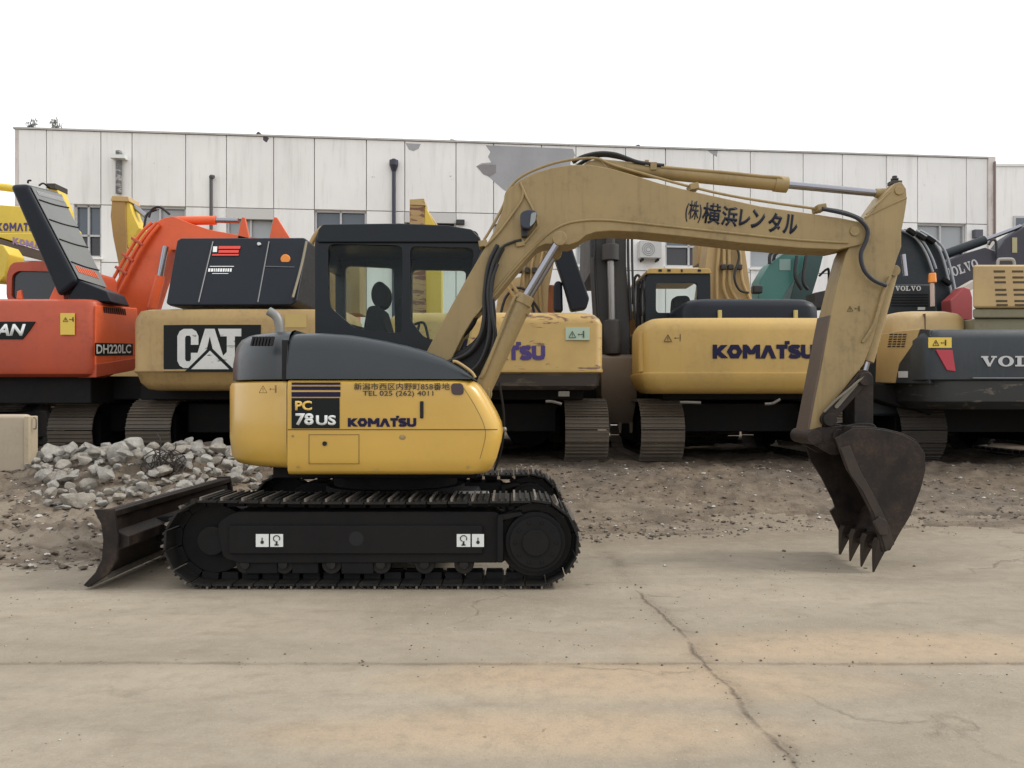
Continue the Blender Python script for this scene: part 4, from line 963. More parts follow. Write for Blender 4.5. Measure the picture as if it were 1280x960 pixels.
# ---- orange machine with raised cover
def orange_machine():
    T=thing('tracked_excavator','orange-red excavator at the left edge with its dark engine cover tipped up','excavator',(-5.9,12.3,GZ))
    Y=10.2; x0,x1=XP(-150,Y),XP(118,Y)
    zb,zt=ZP(471,Y),ZP(373,Y); c=cw(T,x0,x1,Y,.6,zb,zt,O_CW,[(zb,.10),(zb+.04,.03),(zb+.12,0),(zt-.10,0),(zt-.03,.02),(zt,.07)],rc=.12,bulge=.02)
    f=cwy(x0,x1,Y,.02)
    m=MB(); m.prism([XZ(a,b,Y-.01) for a,b in ((-70,402),(44,402),(36,414),(28,424),(-70,424))],Y-.012,Y+.01); m.build('badge_plate',PANELBK,c,.003)
    lettering('DOOSAN',XP(-68,Y),XP(33,Y),ZP(420,Y),ZP(405,Y),Y-.013,WHT,c,.035,shear=.25)
    dots(c,'warning_label',[(76,391.5,93.5,418.5)],Y,YLAB,.012); pict(c,79,402,.06,Y-.014,BLKTXT); 
    sp=MB(); sp.prism3([P(120,381,10.24),P(172,385,11.3),P(172,458,11.3),P(120,468,10.24)],(-.4,.25,0)); s_=sp.build('side_panel',O_RED,T,.02)
    sb=MB(); sb.prism3([P(120.3,455,10.23),P(172.3,447,11.28),P(172.3,462,11.28),P(120.3,472,10.23)],(-.4,.25,0)); sb.build('lower_band',O_CW,T,.01)
    def on(px,py,off=-.012):
        t=(px-120)/48; t2=t*11.3/ (10.28+(11.3-10.28)*t) if False else t
        # plane through the side panel front face
        a=P(120,400,10.24);b=P(172,400,11.3); d=Vector((b.x-a.x,b.y-a.y)); k=(px-640)/FP
        s=(a.x-k*a.y)/(k*d.y-d.x); yy=a.y+d.y*s; return P(px,py,yy+off)
    for k in range(11):
        q=MB(); a=129+k*2.6; q.prism3([on(a,383.5+k*.25),on(a+1.2,383.6+k*.25),on(a+2.4,391+k*.3),on(a+1.2,391+k*.3)],(0,.01,0)); 
        if k==0: allq=MB()
        allq.v; o_=len(allq.v); allq.v+=q.v; allq.f+=[tuple(i+o_ for i in f_) for f_ in q.f]; allq.m+=q.m
    allq.build('vent_slots',DK,s_,smooth=0)
    q=MB(); q.prism3([on(118.5,428.5),on(166,429.5),on(166,444),on(118.5,444.5)],(0,.006,0)); q.build('model_plate',PANELBK,s_,smooth=0)
    lettering_on('DH220LC',on(119.8,442.3,-.012),on(163,441.5,-.012),on(119.8,430.5).z-on(119.8,442.3).z,WHT,s_,.02,(.9,-.4,0))
    # cab on the left
    cab=MB(); Yc=11.4; pts=round_poly([XZ(*p,Yc) for p in ((8,378),(8,343),(14,328),(64,326),(90,330),(90,378))],.12)
    hole=round_poly([XZ(*p,Yc) for p in ((14,374),(15,344),(22,338.5),(84,340),(84,374))],.08)
    cb=holed('cab',pts,[hole],Yc,Yc+1.3,O_CW,T,.02); m=MB(); m.prism(hole,Yc+.04,Yc+.06); m.build('window_pane',plain('dark_cab_window',(.02,.028,.035),.12),cb,smooth=0)
    pxm(T,'hinge_bracket',[(60,376),(73,348),(80,361),(80,376)],10.5,.15,O_RED,.01); pxm(T,'lifting_eye',[(20,374),(21,364),(26,362),(28,374)],10.4,.04,O_RED,.01)
    # raised engine cover: slab leaning left
    A,B,C,D=P(34,229,10.35),P(76,240,11.3),P(136,364,11.2),P(98,352,10.35)
    off=Vector((-.235,-.02,-.0)); n_=12; rings=[]
    A2,B2,C2,D2=A+off+Vector((0,0,-.02)),B+off,C+off,D+off+Vector((-.02,0,-.22))
    hd=MB(); hd.add([A,B,C,D,A2,B2,C2,D2],[(0,1,2,3),(7,6,5,4),(0,4,5,1),(1,5,6,2),(2,6,7,3),(3,7,4,0)]); h=hd.build('engine_cover',NAVY,T,.07,4)
    def face(u,v,o=.01): p=A.lerp(B,u).lerp(D.lerp(C,u),v); nn=(B-A).cross(D-A).normalized(); 
    def face(u,v,o=.012):
        nn=(D-A).cross(B-A).normalized()
        if nn.x<0: nn=-nn
        return A.lerp(B,u).lerp(D.lerp(C,u),v)+nn*o
    ln=MB(); ln.prism3([face(.04,.03,.004),face(.95,.03,.004),face(.95,.97,.004),face(.04,.97,.004)],(.012,0,0)); l_=ln.build('cover_lining',RIBG,h,.004)
    for v0 in (.17,.37,.57,.80):
        r_=MB(); r_.tube([face(.05,v0,.02),face(.5,v0+.01,.02),face(.95,v0,.02)],.010,6); r_.build('lining_seam',BLK,l_)
    m=MB()
    for k in range(16): a,b=.12+k*.05,.12+k*.05+.028; m.prism3([face(a,.07,.018),face(b,.07,.018),face(b+.02,.115,.018),face(a+.02,.115,.018)],(.004,0,0))
    m.build('vent_slots',plain('slot_grey',(.4,.4,.4),.5),l_,smooth=0)
    m=MB()
    for k in range(9): a,b=.12+k*.075,.12+k*.075+.045; m.prism3([face(a,.83,.018),face(b,.83,.018),face(b+.02,.90,.018),face(a+.02,.90,.018)],(.004,0,0))
    m.build('orange_slots',O_RED,l_,smooth=0)
    pxm(T,'cover_base',[(84,372),(98,350),(133,364),(140,378),(84,376)],10.4,.5,NAVY,.02)
    m=MB(); m.tube([face(.02,0,.0),face(.02,-.02,.02),face(.1,-.03,.02)],.012,6); m.build('latch',BLK,h); m=MB(); m.tube([face(.3,0,.02),face(.45,-.03,.03),face(.6,0,.02)],.012,6); m.build('latch',BLK,h)
    # boom
    Yo=13.3
    bm_=pxm(T,'boom',[(130,400),(140,368),(158,335),(178,296),(190,281),(203,273),(216,270),(238,279),(262,287),(300,294),(420,322),(430,345),(300,330),(245,318),(225,312),(214,313),(208,325),(196,350),(180,400)],Yo,.5,O_RED,.012)
    pipes(bm_,'boom_pipe',[[(134,362,Yo-.06),(158,320,Yo-.06),(176,292,Yo-.06),(190,278,Yo-.03)],[(141,366,Yo-.08),(164,322,Yo-.08),(182,294,Yo-.08),(196,278,Yo-.05)],[(148,368,Yo-.08),(170,324,Yo-.08),(186,297,Yo-.08),(199,281,Yo-.05)]],.028,O_RED)
    for a,b in ((150,338),(158,322),(170,302)): m=MB(); m.box(P(a+2,b,Yo-.09),(.23,.07,.045),Matrix.Rotation(R(32),3,'Y')); m.build('pipe_clamp',O_CW,bm_,.01)
    ac=MB(); ac.cyl(P(222,276,Yo+.2),P(270,275.5,Yo+.2),.075); q=ac.build('arm_cylinder',O_RED,T); m=MB(); m.cyl(P(270,275.5,Yo+.2),P(298,276,Yo+.2),.045); m.build('piston_rod',CHROME,q)
    m=MB(); m.cyl(P(207,308,Yo-.12),P(200,345,Yo-.12),.05); q2=m.build('piston_rod',CHROME,T); m=MB(); m.cyl(P(200,345,Yo-.12),P(190,385,Yo-.12),.08); m.build('boom_cylinder',O_RED,T)
    for a,s in ((303,O_RED),(343,O_RED)):
        for dd in (0,.35): 
            pxm(T,'arm_bracket',[(a-8+dd*0,305),(a-1,271.5),(a+3,271.5),(a+(10 if a<320 else 24),305)],Yo+dd,.06,s,.01)
    pxm(T,'arm',[(284,300),(310,296),(372,302),(390,330),(300,330)],Yo+.08,.28,O_CW)
    pipes(bm_,'hydraulic_hose',[[(186,272,Yo+.1),(190,262,Yo+.1),(200,259,Yo+.1),(212,268,Yo+.1)],[(180,285,Yo+.3),(184,268,Yo+.3),(196,262,Yo+.3)]],.02,RUB)
    under(T,-5.0,10.6,.8,ZP(470,Y)+.02); m=MB(); m.bx(XP(-150,Y),-5.5,Y+.25,Y+3.2,GZ+.85,ZP(470,Y)+.02); m.build('lower_frame',BLK,T,.02)
    bg_tracks(T,(XP(98,11.0),XP(98,11.0)-2.3),10.75,mat=SHOE)
orange_machine()

# ---- gold machine with black tilted cover
def gold_machine():
    T=thing('tracked_excavator','dull gold excavator with a black engine cover and large white letters on its rear','excavator',(-3.6,12.0,GZ))
    Y=9.85; x0,x1=XP(157,Y),XP(432,Y); zb,zt=ZP(488,Y),ZP(385,Y); z1=ZP(464,Y)
    c=cw(T,x0,x1,Y,1.2,zb,zt,Y_CAT,[(zb,.22),(zb+.02,.12),(zb+.10,.05),(z1-.03,.02),(z1,-.012),(z1+.02,-.012),(z1+.05,0),(zt-.16,0),(zt-.10,.012),(zt-.02,.05),(zt,.11)],rc=.2,bulge=.10)
    f=cwy(x0,x1,Y,.10); 
    def patch(name,px0,py0,px1,py1,mat,par,o=0,th=.004):
        m=MB(); n=8; rows=[]
        for k in range(n+1):
            x=XP(px0,Y)+(XP(px1,Y)-XP(px0,Y))*k/n; rows.append(x)
        for a,b in zip(rows,rows[1:]):
            m.prism3([(a,f(a)-o,ZP(py1,Y)),(b,f(b)-o,ZP(py1,Y)),(b,f(b)-o,ZP(py0,Y)),(a,f(a)-o,ZP(py0,Y))],(0,th,0))
        return m.build(name,mat,par,smooth=0)
    pl=patch('badge_plate',203,406,326,465,PANELBK,c,.006,.012)
    def poly(pts,o=.009):
        m=MB(); m.prism3([(x,f(x)-o,z) for x,z in [XZ(a,b,Y) for a,b in pts]],(0,.003,0)); m.build('maker_lettering',WORNWHT,pl,smooth=0)
    poly([(248,431),(248,420),(245,414),(240,411),(229,411),(224,414),(221,420),(221,451),(224,457),(229,460),(240,460),(245,457),(248,451),(248,441),(238.5,441),(238.5,449),(237,451.5),(232.5,451.5),(231,449),(231,422),(232.5,419.5),(237,419.5),(238.5,422),(238.5,431)])
    poly([(256.5,411),(268.5,411),(284,460),(262,460),(241,460)])
    poly([(273,411),(302,411),(302,420.5),(294,420.5),(294,460),(284,460),(279,445),(284,440),(284,420.5),(276,420.5)],.0095)
    m=MB(); m.prism3([(x,f(x)-.0125,z) for x,z in [XZ(a,b,Y) for a,b in ((262.5,421),(266,436),(259,436))]],(0,.003,0)); m.build('letter_counter',PANELBK,pl,smooth=0)
    def tri(pts,mat,o,nm):
        m=MB(); m.prism3([(x,f(x)-o,z) for x,z in [XZ(a,b,Y) for a,b in pts]],(0,.003,0)); m.build(nm,mat,pl,smooth=0)
    tri([(230,465),(263,433),(296,465)],PANELBK,.0135,'triangle_outline'); tri([(239,461.5),(263,438.5),(287,461.5)],WORNWHT,.0165,'triangle_badge')
    patch('label',356,392,382,409,plain('tan_label',(.5,.36,.12),.5),c,.0); 
    # tilted cover
    Yh=9.95
    m=MB(); a=[P(207,379,Yh),P(221,300,Yh+.55),P(226,297.5,Yh+.6),P(380,297,Yh+.6),P(385,301,Yh+.55),P(371,376,Yh),P(364,382,Yh),P(212,382,Yh)]
    m.prism3(a,(0,1.25,0)); h=m.build('engine_cover',NAVY,T,.05,4)
    def hp(px,py,o=-.0):
        t=(379-py)/(379-300); return P(px,py,Yh+.55*t+o)
    for (xa,xb) in ((248,266),(322,336)):
        m=MB(); m.tube([hp(xa,378,-.004),hp((xa+xb)/2,340,-.004),hp(xb,302,-.004)],.009,6); m.build('cover_seam',plain('seam_grey',(.06,.065,.07),.4),h)
    m=MB(); m.tube([hp(330,333,-.004),hp(368,334,-.004)],.006,6); m.build('cover_seam',plain('seam_grey2',(.13,.135,.14),.4),h)
    def hq(nm,rects,mat):
        m=MB()
        for (a0,b0,a1,b1) in rects: m.prism3([hp(a0,b1,-.006),hp(a1,b1,-.006),hp(a1+.5,b0,-.006),hp(a0+.5,b0,-.006)],(0,.004,0))
        m.build(nm,mat,h,smooth=0)
    hq('red_sticker',[(273,307.5,300,311),(273,312.5,298,316),(265,317.5,298,319.5)],REDD); hq('white_sticker',[(266,308,271,315)],WHT)
    rnn=random.Random(2); rr=[]
    x=260
    while x<290: w_=rnn.uniform(1.2,2.6); rr.append((x,335.5,x+w_,339.5)); x+=w_+1.0
    hq('small_print',rr+[(262,332.5,292,333.3),(265,341.5,285,342.2)],WHT)
    m=MB(); q=hp(357,324); m.cyl(q+Vector((0,-.02,0)),q+Vector((0,.01,0)),.062,n=20); m.build('reflector',ORG,h,.01)
    m=MB(); q=hp(324,305); m.cyl(q+Vector((0,-.02,0)),q+Vector((0,.01,0)),.022,n=12); m.build('latch',WHT,h)
    pipes(h,'chain_edge',[[(383,302,Yh+.5),(376,335,Yh+.3),(366,372,Yh)]],.016,plain('gasket_tan',(.22,.19,.13),.8))
    Yo=12.6
    bm_=pxm(T,'boom',[(368,392),(376,360),(382,325),(392,298),(404,286),(430,292),(450,300),(450,392)],Yo,.55,Y_BOOM,.012)
    pipes(bm_,'boom_pipe',[[(372,380,Yo-.06),(379,335,Yo-.06),(390,300,Yo-.06),(402,284,Yo-.04)],[(380,382,Yo-.07),(386,340,Yo-.07),(395,305,Yo-.07),(404,292,Yo-.05)],[(388,384,Yo-.07),(391,350,Yo-.07),(398,318,Yo-.07),(404,304,Yo-.06)]],.03,PIPE_Y)
    m=MB(); m.bx(x0+.1,x1-.1,Y+1.2,Y+3.6,ZP(480,Y),ZP(392,Y)); m.build('engine_house',Y_CAT,T,.05)
    under(T,-3.75,10.2,.75,ZP(486,Y)+.05)
    bg_tracks(T,(XP(194,10.9),XP(194,10.9)+2.38),10.65,mat=SHOE)
gold_machine()

# ---- scraped yellow machine, centre-left
def makerq(T,c,x0,x1,Y,bul,px0,py0,px1,py1,mat):
    f=cwy(x0,x1,Y,bul); maker(c,px0,py0,px1,py1,lambda x:f(x)-.002,mat)
def yellow_pair():
    T=thing('tracked_excavator','scraped yellow excavator seen from the rear between the ochre boom and the black digging arm','excavator',(-.2,12.5,GZ))
    Y=10.3; x0,x1=XP(482,Y),XP(754,Y); zt=ZP(389,Y); z1=ZP(465,Y); zb=ZP(487,Y)
    c=cw(T,x0,x1,Y,1.2,z1,zt,Y_DIRTY,[(z1-.02,.02),(z1,-.01),(z1+.03,-.01),(z1+.05,0),(zt-.16,0),(zt-.09,.03),(zt-.03,.09),(zt,.18)],rc=.10,bulge=.04)
    cw(T,x0+.04,x1-.02,Y+.03,1.1,zb,z1-.02,worn_paint('muddy_lower_edge',(.09,.07,.05),(.04,.032,.026),.5),[(zb,.08),(zb+.05,.02),(z1-.02,0)],rc=.10,bulge=.04,name='lower_skirt')
    makerq(T,c,x0,x1,Y,.04,559,432,681,450,PURPTXT)
    f=cwy(x0,x1,Y,.04); m=MB(); xa,xb=XP(707,Y),XP(737,Y); m.bx(xa,xb,f(xa)-.012,f(xb)+.012,ZP(425,Y),ZP(409,Y)); l=m.build('warning_label',PALELAB,c,smooth=0); pict(c,711,422,.09,f(xa)-.014,plain('dark_sign',(.06,.09,.06),.6))
    # raised cover and stack
    Yk=11.0
    pxm(T,'engine_cover',[(683,291),(691,288),(712,300),(722,330),(737,373),(733,386),(714,389),(706,360),(690,312)],Yk,.22,NAVY,.03,3)
    pxm(T,'exhaust_stack',[(692,390),(692,356),(696,350),(703,352),(704,390)],Yk+.1,.18,NAVY,.04,3)
    m=MB(); m.bx(x0+.1,x1-.1,Y+1.2,Y+3.6,ZP(470,Y),ZP(400,Y)); m.build('engine_house',Y_DIRTY,T,.05)
    under(T,XP(620,Y)*1.05,10.6,.85,ZP(486,Y)+.05)
    m=MB(); m.tube([P(682,502,10.4),P(690,502,10.4),P(702,505,10.4)],.02,8); m.build('steel_handle',WORN,T); m=MB(); m.bx(XP(698,10.4),XP(712,10.4),10.4,10.5,ZP(496,10.4),ZP(489,10.4)); m.build('step_plate',WORN,T,.01)
    cx=XP(733,11.1); bg_tracks(T,(cx,cx-2.38),10.95,mat=SHOE)
    # boom rising behind
    Yo=13.6
    bm_=pxm(T,'boom',[(640,400),(648,360),(655,325),(664,300),(676,288),(695,285),(700,300),(692,330),(686,360),(684,400)],Yo,.5,Y_TAN,.012)
    pipes(bm_,'boom_pipe',[[(657,392,Yo-.06),(655,345,Yo-.06),(659,318,Yo-.06),(668,298,Yo-.04)],[(666,392,Yo-.07),(664,345,Yo-.07),(668,318,Yo-.07),(676,298,Yo-.05)],[(676,392,Yo-.07),(675,345,Yo-.07),(678,318,Yo-.07),(684,298,Yo-.06)]],.028,PIPE_Y)
    pipes(bm_,'hydraulic_hose',[[(632,350,Yo-.2),(640,362,Yo-.2),(652,378,Yo-.2)],[(640,348,Yo-.2),(648,362,Yo-.2),(656,374,Yo-.2)]],.03,PIPE_Y)
    m=MB(); 
    for a in (650,659,668): m.box(P(a,338,Yo-.1),(.08,.1,.1))
    m.build('pipe_clamp',OLDBLK,bm_,.02)
    # ---- clean yellow machine centre-right
    T=thing('tracked_excavator','clean yellow excavator seen from the rear, cab with rooflights left of its dark hood','excavator',(3.2,12.5,GZ))
    x0,x1=XP(807,Y),XP(1086,Y); zt=ZP(396,Y); z1=ZP(467,Y); zb=ZP(492,Y)
    c=cw(T,x0,x1,Y,1.2,zb,zt,Y_CW,[(zb,.17),(zb+.015,.10),(zb+.08,.03),(z1-.01,-.025),(z1+.012,-.022),(z1+.02,0),(zt-.18,0),(zt-.10,.02),(zt-.03,.07),(zt,.14)],rc=.2,bulge=.06)
    makerq(T,c,x0,x1,Y,.06,884.5,432.5,1008,449.5,NAVYTXT)
    f=cwy(x0,x1,Y,.06); xw=XP(845,Y); pict(c,830,427,.10,f(XP(830,Y))-.004,plain('brown_sign',(.12,.07,.03),.6))
    m=MB()
    for k in range(6): m.bx(x0-.03,x0+.02,Y+.22+k*.03,Y+.235+k*.03,ZP(464,Y),ZP(412,Y))
    m.build('side_panel',Y_CW,T,.01)
    Yk=10.75; hd=MB(); rings=[]
    hx0,hx1=XP(855,Yk),XP(1028,Yk); zh=ZP(371.5,Yk); z0=zt-.08
    hd.loft(plan_rings(hx0,hx1,Yk,Yk+1.2,[(z0,0),(zh-.13,0.01),(zh-.06,.05),(zh-.015,.12),(zh,.2)],rc=.2)); hd.build('engine_hood',NAVY,T,smooth=40)
    for a in (900,995): m=MB(); m.bx(XP(a-2,Yk-.04),XP(a+2.5,Yk-.04),Yk-.04,Yk+.01,ZP(398,Yk),ZP(388,Yk)); m.build('hood_hinge',plain('yellow_hinge',(.5,.42,.15),.5),T,.005)
    # cab
    Yc=12.0; out=round_poly([XZ(*p,Yc) for p in ((807,455),(807,348),(812,341),(888,341),(889,455))],.05); ho=round_poly([XZ(*p,Yc) for p in ((820,391),(820,353.5),(872,353.5),(872,391))],.06)
    cb=holed('cab',out,[ho],Yc,Yc+.08,TEALD if False else CABM,T,.01); m=MB(); m.prism(ho,Yc+.03,Yc+.035); m.build('rear_window',GLASS,cb,smooth=0)
    m=MB(); m.bx(XP(807,Yc),XP(807,Yc)+.06,Yc+.08,Yc+1.6,1.3,ZP(343,Yc)); m.bx(XP(889,Yc)-.06,XP(889,Yc),Yc+.08,Yc+1.6,2.5,ZP(385,Yc)); m.build('cab_side',CABM,cb)
    m=MB(); m.prism(round_poly([XZ(*p,Yc) for p in ((807,342.5),(810,336),(886,336),(889,342.5))],.03),Yc-.05,Yc+1.65); r_=m.build('cab_roof',Y_CW,cb,.02)
    dots(r_,'roof_lamp',[(823,336.8,827,339.5),(834,336.8,838,339.5),(851,337,853,340),(872,337,876,339.5)],Yc-.045,DK,.02)
    m=MB(); m.prism(round_poly([XZ(*p,Yc+.6) for p in ((840,392),(842,370),(862,369),(866,392))],.08),Yc+.6,Yc+.8); m.bx(XP(846,Yc+.5),XP(857,Yc+.5),Yc+.45,Yc+.55,ZP(391,Yc+.5),ZP(385,Yc+.5)); m.build('seat',SEATM,cb,.02)
    pipes(cb,'handrail',[[(802,395,Yc-.1),(801,370,Yc-.1),(804,350,Yc-.1)],[(797,440,Yc-.1),(797,370,Yc-.1),(800,352,Yc-.1)]],.018,BLK)
    m=MB(); m.bx(x0+.1,x1-.1,Y+1.2,Y+3.6,ZP(480,Y),ZP(402,Y)); m.build('engine_house',Y_CW,T,.05)
    under(T,XP(946,Y)*1.04,10.6,.85,ZP(490,Y)+.05)
    pipes(T,'steel_handle',[[(850,503,10.4),(862,503,10.4),(876,503.5,10.4)],[(956,505,10.4),(966,504,10.4),(975,499,10.4)]],.02,WORN)
    cx=XP(827,11.1); bg_tracks(T,(cx,cx+2.38),10.95,mat=SHOE)
    Yo=13.2
    bm_=pxm(T,'boom',[(872,400),(886,300),(892,280),(925,280),(931,310),(944,400)],Yo,.5,Y_TAN,.012)
    pipes(bm_,'boom_pipe',[[(896,398,Yo-.07),(896,345,Yo-.07),(898,318,Yo-.07),(900,290,Yo-.07)],[(915,386,Yo-.07),(905,362,Yo-.08),(905,340,Yo-.08),(905,290,Yo-.07)],[(930,388,Yo-.07),(914,362,Yo-.08),(912,340,Yo-.08),(911,290,Yo-.07)],[(940,380,Yo-.07),(929,355,Yo-.08),(926,335,Yo-.08),(922,290,Yo-.07)]],.03,PIPE_Y)
    pipes(bm_,'hydraulic_hose',[[(916,300,Yo-.15),(924,320,Yo-.15),(918,345,Yo-.18),(924,362,Yo-.15),(936,366,Yo-.15)]],.02,RUB)
    m=MB(); 
    for a in (904,913,924): m.box(P(a,334,Yo-.1),(.09,.1,.09))
    m.build('pipe_clamp',OLDBLK,bm_,.02)
    pxm(T,'roof_box',[(872,330),(872,304),(884,303),(885,330)],Yo+.8,.4,Y_TAN)
yellow_pair()

# ---- black digging arm reaching down with a brown bucket
def black_arm():
    Yo=12.1
    T=thing('tracked_excavator','old grimy black excavator facing the camera, arm straight down to a brown bucket','excavator',(XP(767,15.5),15.6,GZ))
    am=pxm(T,'arm',[(744,230),(783,230),(783,330),(788,400),(788,446),(752,446),(749,400),(744,330)],Yo,.42,OLDBLK,.02)
    m=MB(); m.cyl(P(763,232,Yo-.12),P(763,310,Yo-.12),.07); m.cyl(P(763,306,Yo-.12),P(763,326,Yo-.12),.13); c=m.build('bucket_cylinder',OLDBLK,T,.01); m=MB(); m.cyl(P(763,320,Yo-.12),P(765,400,Yo-.12),.055); m.build('piston_rod',plain('dull_rod',(.25,.24,.23),.35,.8),c)
    m=MB(); m.cyl(P(765,400,Yo-.12),P(766,443,Yo-.12),.13); m.build('link',OLDBLK,T,.02)
    for a,r_ in ((740,.022),(744,.018),(786,.02),(791,.018)):
        pipes(T,'hydraulic_hose',[[(a,240,Yo-.05),(a-1,300,Yo-.05),(a,350,Yo-.06),(a+3,400,Yo-.05)]],r_,RUB)
    pipes(T,'tool_pipe',[[(744,400,Yo-.1),(741,350,Yo-.1),(741,322,Yo-.1)],[(799,445,Yo+.2),(799,360,Yo+.2)]],.03,OLDBLK)
    # bucket, rear face towards us
    Yk=11.9; rings=[]
    for py,a,b,dy in ((443,751,795,.05),(447,750,797,-.06),(470,750,797,-.12),(495,751,796,-.05),(515,757,794,.08),(530,760,793,.22)):
        rings.append([P(a,py,Yk)+Vector((0,dy,0)),P(b,py,Yk)+Vector((0,dy,0)),P(b,py,Yk)+Vector((0,.7,0)),P(a,py,Yk)+Vector((0,.7,0))])
    m=MB(); m.loft(rings); bk=m.build('bucket',BKTBR,T,.015)
    for a in (761,775,789): m=MB(); m.prism3([P(a-2.4,528,Yk+.2),P(a+2.4,528,Yk+.2),P(a+1.4,541,Yk+.2),P(a-1.4,541,Yk+.2)],(0,.12,0)); m.build('tooth',BKTBR,bk)
    generic_body(T,XP(767,16),15.0,OLDBLK,2.3,1.1); pxm(T,'boom',[(745,330),(748,225),(780,225),(783,330)],Yo+.5,3.2,OLDBLK)
    pxm(T,'link_guard',[(786,443),(786,392),(790,388),(795,392),(796,443)],12.9,.2,plain('faded_orange_part',(.42,.22,.07),.6)); pxm(T,'cab_edge',[(796,448),(797,384),(812,384),(812,448)],13.2,.2,paint('dull_blue_grey',(.16,.2,.22),.5,.3),.02)
black_arm()

# ---- teal machine
def teal():
    Yo=13.8; T=thing('tracked_excavator','teal green excavator showing only its folded boom above the dark rounded hood','excavator',(XP(985,16),16,GZ))
    b=pxm(T,'boom',[(946,385),(950,350),(962,330),(978,318),(1000,308),(1010,312),(1004,335),(985,362),(972,385)],Yo,.5,TEALM,.015)
    pxm(T,'boom_lower',[(985,385),(996,340),(1005,300),(1034,300),(1024,340),(1010,385)],Yo+.6,.5,TEALD,.015)
    dots(b,'pale_plate',[(974,324,988,338)],Yo,plain('pale_teal_plate',(.2,.3,.28),.5),.01)
    pipes(b,'hydraulic_hose',[[(962,330,Yo-.1),(963,318,Yo-.1),(972,312,Yo-.1),(982,316,Yo-.1)],[(966,332,Yo+.1),(969,318,Yo+.1),(978,314,Yo+.1)],[(996,320,Yo-.1),(994,345,Yo-.12),(1002,362,Yo-.1)],[(1008,318,Yo-.1),(1004,350,Yo-.12),(1010,362,Yo-.1)]],.03,RUB)
    m=MB(); m.box(P(946,362,Yo-.3),(.17,.15,.14)); m.build('work_lamp',RUB,T,.03)
    pipes(T,'handrail',[[(1024,345,Yo-.4),(1033,337,Yo-.4),(1036,341,Yo-.4),(1035,385,Yo-.4)]],.02,BLK)
    pxm(T,'side_box',[(1018,385),(1018,366),(1036,362),(1036,385)],Yo-.2,.4,OLDBLK)
    generic_body(T,XP(985,15),14.6,TEALM,2.5,1.3)
teal()

# ---- far-left bright yellow pair of booms
def left_yellow():
    Yo=14.6; T=thing('tracked_excavator','bright yellow excavator at the far left, lettered boom showing above the orange cab','excavator',(XP(-40,16.5),17,GZ))
    b=pxm(T,'boom',[(-120,300),(-60,250),(0,256),(40,259),(64,264),(84,284),(84,300),(40,292),(0,291),(-60,300),(-120,360)],Yo,.5,Y_BRIGHT,.015)
    strokes('KOMATSU',XP(-4,Yo),XP(50,Yo),ZP(289,Yo),ZP(278.5,Yo),Yo-.004,PURPTXT,b)
    m=MB(); m.cyl(P(-60,226,Yo+.2),P(24,236.5,Yo+.2),.07); m.build('arm_cylinder',Y_BRIGHT,T)
    a=pxm(T,'arm',[(46,300),(56,244),(60,231),(69,231),(75,245),(82,264),(80,300)],Yo+.1,.3,Y_BRIGHT,.015); pxm(a,'pin_lug',[(58,235),(58,229),(69,229),(69,236)],Yo+.02,.42,OLDBLK)
    generic_body(T,XP(-40,16),15.0,Y_BRIGHT,2.4,1.3)
    Yo=13.2; T=thing('tracked_excavator','bright yellow excavator behind the orange cab, slanting boom with faded purple letters','excavator',(XP(-30,14.5),14.8,GZ))
    b=pxm(T,'boom',[(-110,262),(-60,272),(0,291),(50,291),(76,292),(86,312),(78,321),(40,309),(0,297),(-60,300)],Yo,.5,Y_BRIGHT,.015)
    pxm(T,'boom_painted_shade',[(-20,296),(0,298),(78,322),(72,332),(40,322),(0,312),(-20,306)],Yo+.02,.4,SCUFF)  # dark brown piece stands in for shade on the boom's underside
    me=strokes('KOMATSU',XP(16,Yo),XP(72,Yo),ZP(305,Yo),ZP(296,Yo),Yo-.004,plain('faded_purple',(.3,.2,.4),.5),b)
    xa=XP(16,Yo); org=wloc(me.parent)
    for v in me.data.vertices: v.co.z-= (v.co.x+org.x-xa)*.22
    pxm(T,'cab_corner',[(-40,350),(-40,300),(4,306),(12,318),(6,345),(0,352)],12.4,.4,Y_BRIGHT,.02)
    generic_body(T,XP(-60,14),13.0,Y_BRIGHT,2.4,1.1)
left_yellow()
